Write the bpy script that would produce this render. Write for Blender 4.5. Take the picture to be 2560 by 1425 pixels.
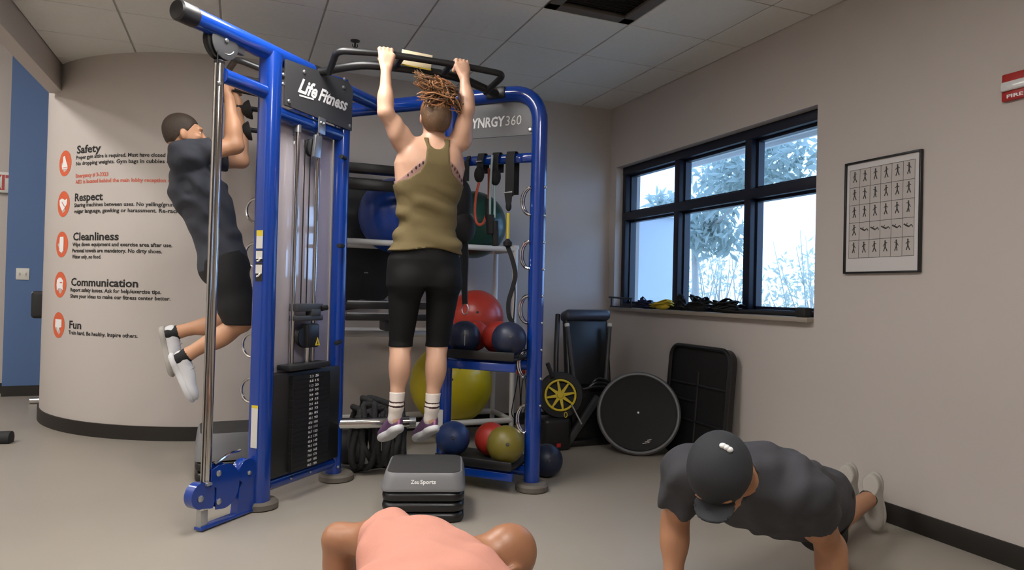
import bpy, bmesh, math, random
import numpy as np
from mathutils import Vector, Matrix

# ------------------------------------------------------------------ camera, world, exposure
scene = bpy.context.scene
COL = scene.collection
for o in list(bpy.data.objects): bpy.data.objects.remove(o)
FLOOR_TO_LENS = 1.165
cam_data = bpy.data.cameras.new('camera'); cam = bpy.data.objects.new('camera', cam_data); COL.objects.link(cam)
cam_data.sensor_width = 36.0; cam_data.lens = 23.8385; cam_data.clip_start = 0.05; cam_data.clip_end = 200
CM = [[0.926254, -0.026973, -0.375933], [-0.376115, -0.001838, -0.926571], [0.024302, 0.999634, -0.011848]]
cam.matrix_world = Matrix(((CM[0][0], CM[0][1], CM[0][2], 0), (CM[1][0], CM[1][1], CM[1][2], 0), (CM[2][0], CM[2][1], CM[2][2], FLOOR_TO_LENS), (0, 0, 0, 1)))
scene.camera = cam
scene.view_settings.view_transform = 'Standard'; scene.view_settings.look = 'None'
scene.view_settings.gamma = 1.0; scene.view_settings.use_curve_mapping = False
scene.view_settings.exposure = 0.0
scene.cycles.use_denoising = True
scene.cycles.max_bounces = 6; scene.cycles.diffuse_bounces = 4; scene.cycles.glossy_bounces = 3; scene.cycles.use_adaptive_sampling = True; scene.cycles.adaptive_threshold = 0.1; scene.cycles.adaptive_min_samples = 16; scene.cycles.use_light_tree = False; scene.cycles.transparent_max_bounces = 12
scene.cycles.sample_clamp_indirect = 6.0

world = bpy.data.worlds.new('daylight'); scene.world = world; world.use_nodes = True
wn = world.node_tree.nodes; wl = world.node_tree.links
bg = wn['Background']; sky = wn.new('ShaderNodeTexSky'); sky.sky_type = 'HOSEK_WILKIE'
sky.sun_direction = (-0.35, -0.6, 0.72); sky.turbidity = 4.0; sky.ground_albedo = 0.4
wmix = wn.new('ShaderNodeMixRGB'); wmix.inputs[0].default_value = 0.85; wmix.inputs[2].default_value = (0.38, 0.61, 1.0, 1)
wl.new(sky.outputs[0], wmix.inputs[1]); wl.new(wmix.outputs[0], bg.inputs[0]); bg.inputs[1].default_value = SKY_STRENGTH = 4.6
LAMP_STRENGTH = 28.0; LOBBY_STRENGTH = 23.0

# ------------------------------------------------------------------ small toolbox
def V(*a): return Vector(a)
def nrm(v): v = np.asarray(v, float); return v/np.linalg.norm(v)

def mat(name, col, rough=0.5, metal=0.0, var=0.06, vscale=6.0, bump=0.0, bscale=60.0, spec=0.5, coat=0.0, sub=0.0, detail=4.0):
    m = bpy.data.materials.new(name); m.use_nodes = True
    n = m.node_tree.nodes; l = m.node_tree.links; b = n['Principled BSDF']
    b.inputs['Roughness'].default_value = rough; b.inputs['Metallic'].default_value = metal
    b.inputs['Specular IOR Level'].default_value = spec; b.inputs['Coat Weight'].default_value = coat
    b.inputs['Coat Roughness'].default_value = 0.08
    if sub:
        b.inputs['Subsurface Weight'].default_value = sub; b.inputs['Subsurface Radius'].default_value = (0.012, 0.005, 0.003); b.inputs['Subsurface Scale'].default_value = 0.6
    tc = n.new('ShaderNodeTexCoord'); nz = n.new('ShaderNodeTexNoise'); nz.inputs['Scale'].default_value = vscale; nz.inputs['Detail'].default_value = detail
    l.new(tc.outputs['Object'], nz.inputs['Vector'])
    mx = n.new('ShaderNodeMixRGB'); mx.inputs[1].default_value = tuple(max(0, c*(1-var)) for c in col)+(1,); mx.inputs[2].default_value = tuple(min(1, c*(1+var)) for c in col)+(1,)
    l.new(nz.outputs['Fac'], mx.inputs[0]); l.new(mx.outputs[0], b.inputs['Base Color'])
    if bump:
        n2 = n.new('ShaderNodeTexNoise'); n2.inputs['Scale'].default_value = bscale; n2.inputs['Detail'].default_value = 3
        l.new(tc.outputs['Object'], n2.inputs['Vector'])
        bp = n.new('ShaderNodeBump'); bp.inputs['Strength'].default_value = bump; bp.inputs['Distance'].default_value = 0.004
        l.new(n2.outputs['Fac'], bp.inputs['Height']); l.new(bp.outputs[0], b.inputs['Normal'])
    return m

def emat(name, col, strength):
    m = bpy.data.materials.new(name); m.use_nodes = True
    b = m.node_tree.nodes['Principled BSDF']; b.inputs['Base Color'].default_value = (.8, .8, .8, 1)
    b.inputs['Emission Color'].default_value = tuple(col)+(1,); b.inputs['Emission Strength'].default_value = strength
    return m

def srgb(r, g, b):
    f = lambda c: c/12.92 if c <= .04045 else ((c+.055)/1.055)**2.4
    return (f(r/255), f(g/255), f(b/255))

class MB:
    """collects shapes; build() links them as one mesh object"""
    def __init__(s): s.v = []; s.f = []
    def add(s, v, f):
        o = len(s.v); s.v += [tuple(map(float, p)) for p in v]; s.f += [tuple(i+o for i in q) for q in f]; return s
    def bm(s, b, M=None):
        b.verts.index_update(); b.verts.ensure_lookup_table()
        s.add([(M @ x.co if M else x.co) for x in b.verts], [[x.index for x in q.verts] for q in b.faces]); b.free(); return s
    def box(s, c, d, rz=0.0, bev=0.0, seg=2, ax=None):
        """box centred at c; d full sizes; rz turn, or ax = three axis vectors"""
        b = bmesh.new(); bmesh.ops.create_cube(b, size=1.0)
        bmesh.ops.scale(b, vec=d, verts=b.verts)
        if bev: bmesh.ops.bevel(b, geom=list(b.edges), offset=bev, segments=seg, profile=0.5, affect='EDGES')
        if ax is not None:
            X_, Y_, Z_ = [nrm(a) for a in ax]; R = Matrix(((X_[0], Y_[0], Z_[0], c[0]), (X_[1], Y_[1], Z_[1], c[1]), (X_[2], Y_[2], Z_[2], c[2]), (0, 0, 0, 1)))
        else: R = Matrix.Translation(c) @ Matrix.Rotation(rz, 4, 'Z')
        return s.bm(b, R)
    def tube(s, pts, r, seg=10, closed=False, caps=True, flat=1.0, ref=None):
        """round pipe along pts; r a number or one per point; flat<1 squashes it along the second frame axis"""
        P = [np.asarray(p, float) for p in pts]; n = len(P)
        rr = [r]*n if np.isscalar(r) else list(r)
        T = []
        for i in range(n):
            a = P[(i-1) % n] if (closed or i > 0) else P[i]; b = P[(i+1) % n] if (closed or i < n-1) else P[i]
            T.append(nrm(b-a))
        u = np.asarray(ref, float) if ref is not None else (np.array([0, 0, 1.]) if abs(T[0][2]) < .9 else np.array([1., 0, 0]))
        v = []
        for i in range(n):
            u = nrm(u-T[i]*(u@T[i])); w = np.cross(T[i], u)
            for k in range(seg):
                a = 2*math.pi*k/seg; v.append(P[i]+rr[i]*(math.cos(a)*w+flat*math.sin(a)*u))
        f = []
        for i in range(n if closed else n-1):
            j = (i+1) % n
            for k in range(seg): f.append((i*seg+k, i*seg+(k+1) % seg, j*seg+(k+1) % seg, j*seg+k))
        if caps and not closed: f.append(tuple(range(seg))[::-1]); f.append(tuple((n-1)*seg+k for k in range(seg)))
        return s.add(v, f)
    def cyl(s, a, b, r, seg=16, r2=None): return s.tube([a, b], [r, r if r2 is None else r2], seg)
    def lathe(s, prof, c=(0, 0, 0), axis=(0, 0, 1), seg=24):
        """profile of (radius, height) turned about axis through c"""
        a = nrm(axis); u = nrm(np.cross(a, [1, 0, 0] if abs(a[0]) < .9 else [0, 1, 0])); w = np.cross(a, u); c = np.asarray(c, float)
        v = []; f = []
        for (r, h) in prof:
            for k in range(seg):
                t = 2*math.pi*k/seg; v.append(c+a*h+max(r, 1e-5)*(math.cos(t)*u+math.sin(t)*w))
        for i in range(len(prof)-1):
            for k in range(seg): f.append((i*seg+k, i*seg+(k+1) % seg, (i+1)*seg+(k+1) % seg, (i+1)*seg+k))
        f.append(tuple(range(seg))[::-1]); f.append(tuple((len(prof)-1)*seg+k for k in range(seg)))
        return s.add(v, f)
    def ball(s, c, r, seg=32, rings=20):
        prof = [(math.sin(math.pi*i/rings), -math.cos(math.pi*i/rings)) for i in range(rings+1)]
        rad = (r, r, r) if np.isscalar(r) else r
        b = MB(); b.lathe(prof, seg=seg)
        return s.add([(c[0]+rad[0]*p[0], c[1]+rad[1]*p[1], c[2]+rad[2]*p[2]) for p in b.v], b.f)
    def prism(s, outline, vec):
        """outline: 3-D points in order; extruded by vec"""
        n = len(outline); o = [np.asarray(p, float) for p in outline]; w = np.asarray(vec, float)
        f = [tuple(range(n))[::-1], tuple(range(n, 2*n))]+[(i, (i+1) % n, n+(i+1) % n, n+i) for i in range(n)]
        return s.add(o+[p+w for p in o], f)
    def build(s, name, m, parent=None, smooth=35, loc=None):
        """parent: verts are world coordinates and are shifted to the parent's place; loc: verts are local to loc"""
        off = np.zeros(3)
        if parent is not None: off = np.array(world_loc(parent))
        me = bpy.data.meshes.new(name)
        me.from_pydata([(p[0]-off[0], p[1]-off[1], p[2]-off[2]) for p in s.v], [], s.f)
        bm2 = bmesh.new(); bm2.from_mesh(me); bmesh.ops.recalc_face_normals(bm2, faces=bm2.faces); bm2.to_mesh(me); bm2.free()
        finish(me, smooth)
        me.materials.append(m)
        o = bpy.data.objects.new(name, me); COL.objects.link(o)
        if parent is not None: o.parent = parent
        if loc is not None: o.location = loc
        return o

def finish(me, smooth=35):
    if smooth:
        me.polygons.foreach_set('use_smooth', [True]*len(me.polygons)); me.set_sharp_from_angle(angle=math.radians(smooth))

def world_loc(o):
    x = np.zeros(3)
    while o is not None: x = x+np.array(o.location); o = o.parent
    return x

def thing(name, label, cat, loc=(0, 0, 0), group=None):
    o = bpy.data.objects.new(name, None); o.empty_display_size = 0.1; COL.objects.link(o); o.location = loc
    return tag(o, label, cat, group)
def tag(o, label=None, cat=None, group=None, kind=None):
    if label: o['label'] = label
    if cat: o['category'] = cat
    if group: o['group'] = group
    if kind: o['kind'] = kind
    return o
def struct(o): o['kind'] = 'structure'; return o

def centre_origin(o):
    """move a mesh object's origin to the middle of its footprint"""
    me = o.data; co = np.empty(len(me.vertices)*3); me.vertices.foreach_get('co', co); co = co.reshape(-1, 3)
    c = np.array([(co[:, 0].min()+co[:, 0].max())/2, (co[:, 1].min()+co[:, 1].max())/2, co[:, 2].min()])
    me.vertices.foreach_set('co', (co-c).ravel()); me.update(); o.location = c+np.array(o.location); return o

def fillet(pts, rad, n=5):
    """round the inner corners of a path"""
    P = [np.asarray(p, float) for p in pts]; out = [P[0]]
    for i in range(1, len(P)-1):
        a, b, c = P[i-1], P[i], P[i+1]; u = nrm(a-b); w = nrm(c-b)
        L = min(rad, .49*np.linalg.norm(a-b), .49*np.linalg.norm(c-b))
        p0, p1 = b+u*L, b+w*L
        for k in range(n+1):
            t = k/n; out.append((1-t)**2*p0+2*t*(1-t)*b+t*t*p1)
    out.append(P[-1]); return out
def smooth_path(pts, n=6):
    """Catmull-Rom through the points"""
    P = [np.asarray(p, float) for p in pts]; P = [2*P[0]-P[1]]+P+[2*P[-1]-P[-2]]; out = []
    for i in range(1, len(P)-2):
        for k in range(n):
            t = k/n; a, b, c, d = P[i-1:i+3]
            out.append(.5*((2*b)+(c-a)*t+(2*a-5*b+4*c-d)*t*t+(3*b-a-3*c+d)*t**3))
    out.append(P[-2]); return out

def text_geo(body, bold=0.0, shear=0.0, res=2):
    """flat triangles of a line of lettering, unit cap size, left-aligned"""
    cu = bpy.data.curves.new('lettering', 'FONT'); cu.body = body; cu.size = 1.0; cu.offset = bold; cu.shear = shear; cu.resolution_u = res
    o = bpy.data.objects.new('lettering', cu); COL.objects.link(o)
    dg = bpy.context.evaluated_depsgraph_get(); me = bpy.data.meshes.new_from_object(o.evaluated_get(dg))
    v = np.empty(len(me.vertices)*3); me.vertices.foreach_get('co', v); v = v.reshape(-1, 3)[:, :2]
    f = [tuple(q.vertices) for q in me.polygons]
    bpy.data.objects.remove(o); bpy.data.curves.remove(cu); bpy.data.meshes.remove(me)
    return v, f
def text_fit(body, width, height=None, bold=0.0, shear=0.0):
    """lettering scaled to a width (and capital height)"""
    v, f = text_geo(body, bold, shear); v = v.copy(); x0, x1 = v[:, 0].min(), v[:, 0].max()
    sx = width/(x1-x0); sy = sx if height is None else height/0.73
    v[:, 0] = (v[:, 0]-x0)*sx; v[:, 1] *= sy; return v, f


# ------------------------------------------------------------------ materials
M = {}
M['wall'] = mat('painted_wall', srgb(190, 182, 176), 0.75, var=0.025, vscale=1.4, bump=0.05, bscale=260)
M['bluewall'] = mat('blue_painted_wall', srgb(80, 107, 150), 0.7, var=0.03, vscale=2, bump=0.05, bscale=260)
M['tile'] = mat('ceiling_tile', srgb(222, 220, 214), 0.9, var=0.05, vscale=30, bump=0.25, bscale=240)
M['plenum'] = mat('ceiling_gap', srgb(150, 147, 141), 0.9)
M['tbar'] = mat('ceiling_tbar', srgb(168, 166, 160), 0.6)
M['floor'] = mat('vinyl_floor', srgb(150, 143, 132), 0.42, var=0.09, vscale=1.1, bump=0.03, bscale=120, detail=8)
M['base'] = mat('vinyl_baseboard', srgb(32, 28, 24), 0.55, var=0.1)
M['navy'] = mat('navy_window_frame', srgb(15, 20, 38), 0.4, var=0.08)
M['sill'] = mat('window_sill_stone', srgb(150, 140, 128), 0.5, var=0.05)
M['blue'] = mat('blue_powder_coat', srgb(7, 54, 142), 0.22, var=0.04, coat=0.6)
M['black'] = mat('black_paint', srgb(28, 28, 29), 0.38, var=0.1)
M['blackmat'] = mat('black_rubber', srgb(30, 30, 31), 0.7, var=0.15, bump=0.15, bscale=150)
M['chrome'] = mat('chrome', srgb(205, 203, 200), 0.12, metal=1.0, var=0.03)
M['steel'] = mat('zinc_steel', srgb(185, 187, 190), 0.32, metal=0.9, var=0.05)
M['grey'] = mat('grey_plastic', srgb(98, 98, 100), 0.45, var=0.06, bump=0.06, bscale=220)
M['dgrey'] = mat('dark_grey_plastic', srgb(60, 60, 62), 0.5, var=0.06)
M['pad'] = mat('taupe_rubber_foot', srgb(98, 92, 84), 0.7, var=0.08)
M['white'] = mat('white_paint', srgb(222, 220, 216), 0.45, var=0.03)
M['offwhite'] = mat('off_white_plastic', srgb(205, 203, 196), 0.4, var=0.03)
M['ink'] = mat('black_print', srgb(26, 25, 25), 0.7)
M['redink'] = mat('red_print', srgb(205, 96, 72), 0.7)
M['whiteink'] = mat('white_print', srgb(236, 236, 236), 0.6)
M['orange'] = mat('orange_vinyl', srgb(214, 98, 62), 0.6, var=0.03)
M['red'] = mat('red_plastic', srgb(170, 38, 34), 0.4, var=0.05)
M['yellow'] = mat('yellow_plastic', srgb(215, 190, 45), 0.4, var=0.06)
M['lamp'] = emat('lamp_diffuser', (1.0, 0.97, 0.935), LAMP_STRENGTH); M['lobbylamp'] = emat('lobby_lamp_diffuser', (1.0, 0.97, 0.935), LOBBY_STRENGTH)
M['wood'] = mat('weathered_wood', srgb(120, 105, 90), 0.8, var=0.2, vscale=20)

CEIL = 2.915; XR = 3.228; YB = 5.56; CX, CY, CR = 0.12, 7.26, 1.70
Y_NEAR = -3.2; X_LEFT = -4.8; Y_FAR = 8.25

# ------------------------------------------------------------------ floor, ceiling, walls
struct(MB().box(((X_LEFT+XR)/2, (Y_NEAR+Y_FAR)/2, -0.06), (XR-X_LEFT+0.6, Y_FAR-Y_NEAR+0.6, 0.12)).build('floor', M['floor'], smooth=0))
ceiling = struct(MB().box(((-1.40+XR+.3)/2, (Y_NEAR+Y_FAR)/2, CEIL+0.09), (XR+.3+1.40, Y_FAR-Y_NEAR+0.6, 0.12)).build('ceiling', M['plenum'], smooth=0))
LOBBY = 4.0   # the space past the header is taller
struct(MB().box(((X_LEFT-1.40)/2, (Y_NEAR+Y_FAR)/2, LOBBY+0.06), (-1.40-X_LEFT+.3, Y_FAR-Y_NEAR+0.6, 0.12)).build('ceiling_lobby', M['tile'], smooth=0))
T = 0.6096; GX, GY = 0.4676, 4.3744
LIGHT_CELLS = {(-1, -3): 2, (0, -7): 2}
LOBBY_LIGHTS = [(-2.9, 5.6), (-2.9, 3.2), (-2.9, .8), (-2.9, -1.6), (-4.1, 4.4), (-4.1, 1.0)]
VENT = (2, -2)
skip = {VENT}
for (i, j), n in LIGHT_CELLS.items():
    for k in range(n): skip.add((i, j+k))
tile_me = {}
def ceiling_piece(x0, x1, y0, y1):
    key = (round(x1-x0, 3), round(y1-y0, 3))
    if key not in tile_me:
        o = MB().box((0, 0, 0.0075), (key[0]-0.012, key[1]-0.012, 0.025), bev=0.003, seg=1).build('ceiling_tile', M['tile'], smooth=0)
        tile_me[key] = o.data; bpy.data.objects.remove(o)
    o = bpy.data.objects.new('ceiling_tile', tile_me[key]); COL.objects.link(o); o.parent = ceiling
    o.location = ((x0+x1)/2, (y0+y1)/2, CEIL)
for i in range(-3, 5):
    for j in range(-13, 7):
        if (i, j) in skip: continue
        x0, x1 = GX+i*T, GX+(i+1)*T; y0, y1 = GY+j*T, GY+(j+1)*T
        x0 = max(x0, -1.35); x1 = min(x1, XR); y0 = max(y0, Y_NEAR); y1 = min(y1, Y_FAR)
        if x1-x0 < .05 or y1-y0 < .05: continue
        if x0 > -1.2 and y0 > YB+0.75: continue
        ceiling_piece(x0, x1, y0, y1)
tb = MB()
for i in range(-2, 6):
    x = GX+i*T
    if x < XR: tb.box((x, (Y_NEAR+Y_FAR)/2, CEIL+0.006), (0.0105, Y_FAR-Y_NEAR, 0.01))
for j in range(-12, 7): tb.box(((-1.35+XR)/2, GY+j*T, CEIL+0.0065), (XR+1.35, 0.0105, 0.009))
tb.build('ceiling_grid', M['tbar'], ceiling, smooth=0)

def wall_box(name, x0, x1, y0, y1, z0, z1, m='wall'):
    return struct(MB().box(((x0+x1)/2, (y0+y1)/2, (z0+z1)/2), (x1-x0, y1-y0, z1-z0)).build(name, M[m], smooth=0))
WY0, WY1, WZ0, WZ1 = 3.105, 5.45, 1.045, 2.352
TH = 0.26
w = MB()
for (y0, y1, z0, z1) in ((Y_NEAR-.2, WY0, 0, CEIL+.03), (WY1, YB+.2, 0, CEIL+.03), (WY0, WY1, 0, WZ0), (WY0, WY1, WZ1, CEIL+.03)):
    w.box((XR+TH/2, (y0+y1)/2, (z0+z1)/2), (TH, y1-y0, z1-z0))
struct(w.build('wall_right', M['wall'], smooth=0))
# back wall: straight stretch that turns into a long curve on the left
def back_curve(off=0.0, n=40):
    pts = [(XR, YB-off), (CX, YB-off)]
    for k in range(1, n+1):
        a = math.pi/2*k/n; pts.append((CX-(CR+off)*math.sin(a), CY-(CR+off)*math.cos(a)))
    pts.append((CX-CR-off, Y_FAR+.1)); return pts
def ribbon(name, off_in, off_out, z0, z1, m):
    a = back_curve(off_out); b = back_curve(off_in); n = len(a); v = []; f = []
    for p in a: v += [(p[0], p[1], z0), (p[0], p[1], z1)]
    for p in b: v += [(p[0], p[1], z0), (p[0], p[1], z1)]
    for i in range(n-1):
        f += [(2*i, 2*i+2, 2*i+3, 2*i+1), (2*n+2*i, 2*n+2*i+1, 2*n+2*i+3, 2*n+2*i+2), (2*i+1, 2*i+3, 2*n+2*i+3, 2*n+2*i+1), (2*i, 2*n+2*i, 2*n+2*i+2, 2*i+2)]
    return struct(MB().add(v, f).build(name, M[m], smooth=30))
ribbon('wall_back', -0.15, 0.0, 0, LOBBY+.03, 'wall')
ribbon('baseboard_back', 0.001, 0.013, 0, 0.105, 'base')
bb = MB(); bb.box((XR-0.006, (Y_NEAR+YB-.014)/2, 0.0525), (0.012, YB-.014-Y_NEAR, 0.105), bev=0.003); struct(bb.build('baseboard_right', M['base']))
# far blue accent wall seen past the curve, with a beige stretch beside it
wall_box('wall_far', X_LEFT-.2, -1.3, Y_FAR+.25, Y_FAR+.4, 0, LOBBY+.03)
wall_box('wall_accent', -2.161, -1.3, Y_FAR-.005, Y_FAR+.15, 0, LOBBY+.03, 'bluewall')
bf = MB().box(((-2.161-1.59)/2, Y_FAR-.012, 0.0525), (2.161-1.59, 0.014, 0.105)); bf.box(((X_LEFT-2.1)/2, Y_FAR+.243, 0.0525), (-2.1-X_LEFT, 0.014, 0.105)); struct(bf.build('baseboard_far', M['base']))
wall_box('wall_left', X_LEFT-.15, X_LEFT, Y_NEAR, Y_FAR+.25, 0, LOBBY+.03)
wall_box('wall_front', X_LEFT-.15, XR+.1, Y_NEAR-.15, Y_NEAR, 0, LOBBY+.03)
# header over the wide opening on the left
wall_box('trim_header', -1.457, -1.35, Y_NEAR, 6.52, 2.70, LOBBY+.02)

# ------------------------------------------------------------------ window
FX0, FX1 = 3.30, 3.42
win = struct(bpy.data.objects.new('window_1', None)); COL.objects.link(win); win.location = (3.36, (WY0+WY1)/2, WZ0); win['kind'] = 'structure'
fr = MB(); g = 0.05
def vbar(y, wd, z0=WZ0, z1=WZ1, nm='mullion'): return MB().box(((FX0+FX1)/2, y, (z0+z1)/2), (FX1-FX0, wd, z1-z0), bev=0.004).build(nm, M['navy'], win)
def hbar(z, ht, y0=WY0, y1=WY1, nm='transom'): return MB().box(((FX0+FX1)/2-0.002, (y0+y1)/2, z), (FX1-FX0+0.004, y1-y0, ht), bev=0.004).build(nm, M['navy'], win)
M1, M2 = 4.615, 3.785
vbar(WY0+.025, .05, nm='jamb'); vbar(WY1-.025, .06, nm='jamb'); hbar(WZ1-.035, .07, nm='head_rail'); hbar(WZ0+.025, .05, nm='sill_rail')
vbar(M1, .065); vbar(M2, .065); hbar(1.895, .07)
for (y0, y1) in ((WY0+.05, M2-.03), (M2+.03, M1-.03), (M1+.03, WY1-.05)):
    for (z0, z1) in ((WZ0+.05, 1.862), (1.93, WZ1-.07)):
        st = MB()
        for (cy, cz, sy, sz) in (((y0+y1)/2, z0+.01, y1-y0, .02), ((y0+y1)/2, z1-.01, y1-y0, .02), (y0+.01, (z0+z1)/2, .02, z1-z0), (y1-.01, (z0+z1)/2, .02, z1-z0)):
            st.box((3.375, cy, cz), (.05, sy, sz))
        st.build('glazing_bead', M['navy'], win)
gl = bpy.data.materials.new('window_glass'); gl.use_nodes = True; nn = gl.node_tree.nodes; ll = gl.node_tree.links
tr = nn.new('ShaderNodeBsdfTransparent'); tr.inputs[0].default_value = (0.93, 0.96, 1.0, 1); gs = nn.new('ShaderNodeBsdfGlossy'); gs.inputs['Roughness'].default_value = 0.02
lw = nn.new('ShaderNodeLayerWeight'); lw.inputs[0].default_value = 0.5; pw = nn.new('ShaderNodeMath'); pw.operation = 'POWER'; pw.inputs[1].default_value = 4.0; ll.new(lw.outputs['Facing'], pw.inputs[0]); fz = nn.new('ShaderNodeMath'); fz.operation = 'MULTIPLY_ADD'; fz.inputs[1].default_value = 0.5; fz.inputs[2].default_value = 0.03; ll.new(pw.outputs[0], fz.inputs[0]); mxs = nn.new('ShaderNodeMixShader')
ll.new(fz.outputs[0], mxs.inputs[0]); ll.new(tr.outputs[0], mxs.inputs[1]); ll.new(gs.outputs[0], mxs.inputs[2]); ll.new(mxs.outputs[0], nn['Material Output'].inputs[0]); nn.remove(nn['Principled BSDF'])
for (y0, y1) in ((WY0+.05, M2-.03), (M2+.03, M1-.03), (M1+.03, WY1-.05)):
    for (z0, z1) in ((WZ0+.05, 1.862), (1.93, WZ1-.07)):
        MB().box((3.385, (y0+y1)/2, (z0+z1)/2), (.006, y1-y0, z1-z0)).build('pane', gl, win, smooth=0)
struct(MB().box((XR+.03, (WY0+WY1)/2, WZ0+.0), (.17, WY1-WY0+.0, .03), bev=.005).build('trim_sill', M['sill']))

# ------------------------------------------------------------------ outside the window
struct(MB().box((14, 8, -0.3), (22, 30, 0.2)).build('ground_outside', mat('dry_grass_ground', srgb(190, 186, 170), .9, var=.2, vscale=3), smooth=0))
eave = thing('roof_eave', 'pale roof overhang along the top of the window outside', 'eave', (4.1, 4.4, 2.5))
MB().box((4.05, 3.6, 2.66), (1.14, 5.6, .05)).build('soffit_board', M['white'], eave)
MB().box((4.63, 3.6, 2.68), (.03, 5.6, .16)).build('fascia', M['white'], eave)
nb = thing('neighbouring_wing', 'plain pale wing wall filling the lower left window pane', 'building', (4.6, 7.0, -.2))
MB().box((4.17, 7.0, .95), (1.24, .6, 2.3)).build('wall', mat('pale_render', srgb(205, 212, 222), .8, var=.03), nb)
MB().box((4.17, 6.98, 2.12), (1.30, .7, .06)).build('coping', M['white'], nb)

def leaf_mass(mb, centre, rad, n, size, rnd, droop=.3):
    c = np.asarray(centre, float); rad = np.asarray(rad, float)
    for _ in range(n):
        d = rnd.normal(size=3); d /= np.linalg.norm(d); p = c+d*rad*rnd.uniform(.25, 1)**.6
        a = nrm(rnd.normal(size=3)+np.array([0, 0, -droop])); b = nrm(np.cross(a, rnd.normal(size=3))); s = size*rnd.uniform(.6, 1.4)
        nrml = np.cross(a, b)
        mb.add([p, p+a*s*.5+b*s*.17+nrml*s*.05, p+a*s, p+a*s*.5-b*s*.17+nrml*s*.05], [(0, 1, 2), (0, 2, 3)])
def leaf_mat(name, col):
    m = mat(name, col, .6, var=.3, vscale=3); n = m.node_tree.nodes; l = m.node_tree.links; tl = n.new('ShaderNodeBsdfTranslucent'); tl.inputs[0].default_value = tuple(col)+(1,)
    mx = n.new('ShaderNodeMixShader'); mx.inputs[0].default_value = .5; l.new(n['Principled BSDF'].outputs[0], mx.inputs[1]); l.new(tl.outputs[0], mx.inputs[2]); l.new(mx.outputs[0], n['Material Output'].inputs[0]); return m
M['leaf'] = leaf_mat('tree_leaf', srgb(176, 186, 178)); M['leaf2'] = leaf_mat('shrub_leaf', srgb(196, 198, 182))
M['bark'] = mat('pale_bark', srgb(180, 174, 165), .8, var=.2, vscale=9)
rnd = np.random.default_rng(4)
def tree(name, label, base, trunk_top, masses, n, size, seed, leafm, extra=()):
    t = thing(name, label, 'tree', base); r2 = np.random.default_rng(seed)
    b = MB(); b.tube(smooth_path([base, (np.array(base)+np.array(trunk_top))/2+np.array([.08, .05, 0]), trunk_top], 5), [.07]*6+[.05]*4+[.03], 8)
    for (c, rd) in masses: b.tube([np.array(trunk_top)-np.array([0, 0, .5]), np.array(c)], [.03, .01], 6)
    b.build('trunk', M['bark'], t)
    f = MB()
    for (c, rd) in masses: leaf_mass(f, c, rd, n, size, r2)
    fo = f.build('foliage', leafm, t, smooth=0); fo['kind'] = 'stuff'
    return t
tree('leafy_tree', 'leafy tree just outside the middle window panes', (6.2, 8.2, -.2), (6.1, 8.1, 2.4),
     [((5.9,7.291,2.624), (.55, .7, .45)), ((6,7.871,2.202), (.5, .5, .4)), ((5.7,6.676,2.723), (.4, .5, .35)), ((5.6,5.908,2.728), (.35, .45, .33)), ((6.4,9.173,2.595), (.35, .3, .25)), ((6.1,7.601,2.019), (.45, .45, .3))], 340, .17, 3, M['leaf'])
def shrub(label, base, h, wd, n, seed, m=None):
    t = thing('shrub', label, 'shrub', base, 'brush beyond the window'); r2 = np.random.default_rng(seed)
    st = MB()
    for k in range(26):
        a = r2.uniform(0, 6.28); rr = wd*r2.uniform(.1, .9); tip = np.array(base)+np.array([math.cos(a)*rr, math.sin(a)*rr, h*r2.uniform(.6, 1.1)])
        st.tube([np.array(base)+np.array([math.cos(a)*rr*.3, math.sin(a)*rr*.3, 0]), (np.array(base)+tip)/2+r2.normal(size=3)*.08, tip], [.015, .011, .004], 5)
    st.build('stems', M['bark'], t)
    f = MB(); leaf_mass(f, np.array(base)+np.array([0, 0, h*.5]), (wd, wd, h*.5), n, .11, r2, -.6)
    f.build('foliage', m or M['leaf2'], t, smooth=0)['kind'] = 'stuff'
shrub('tall pale brush behind the middle window panes', (7.2, 8.9, -.2), 2.25, .85, 1000, 11)
shrub('dense pale bush low in the right window pane', (8.4, 8.0, -.2), 2.3, .95, 1300, 12)
shrub('lighter bush behind the pole in the right pane', (10.5, 9.0, -.2), 2.7, 1.1, 1100, 13)
up = thing('utility_pole', 'distant utility pole with a crossarm in the right window pane', 'pole', (13.1, 11.9, -.2))
MB().cyl((13.1, 11.9, -.2), (13.1, 11.9, 3.45), .07, 8).build('post', M['bark'], up)
MB().box((13.1, 11.9, 3.05), (.7, .5, .09), rz=-.9).build('crossarm', M['bark'], up)

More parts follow.
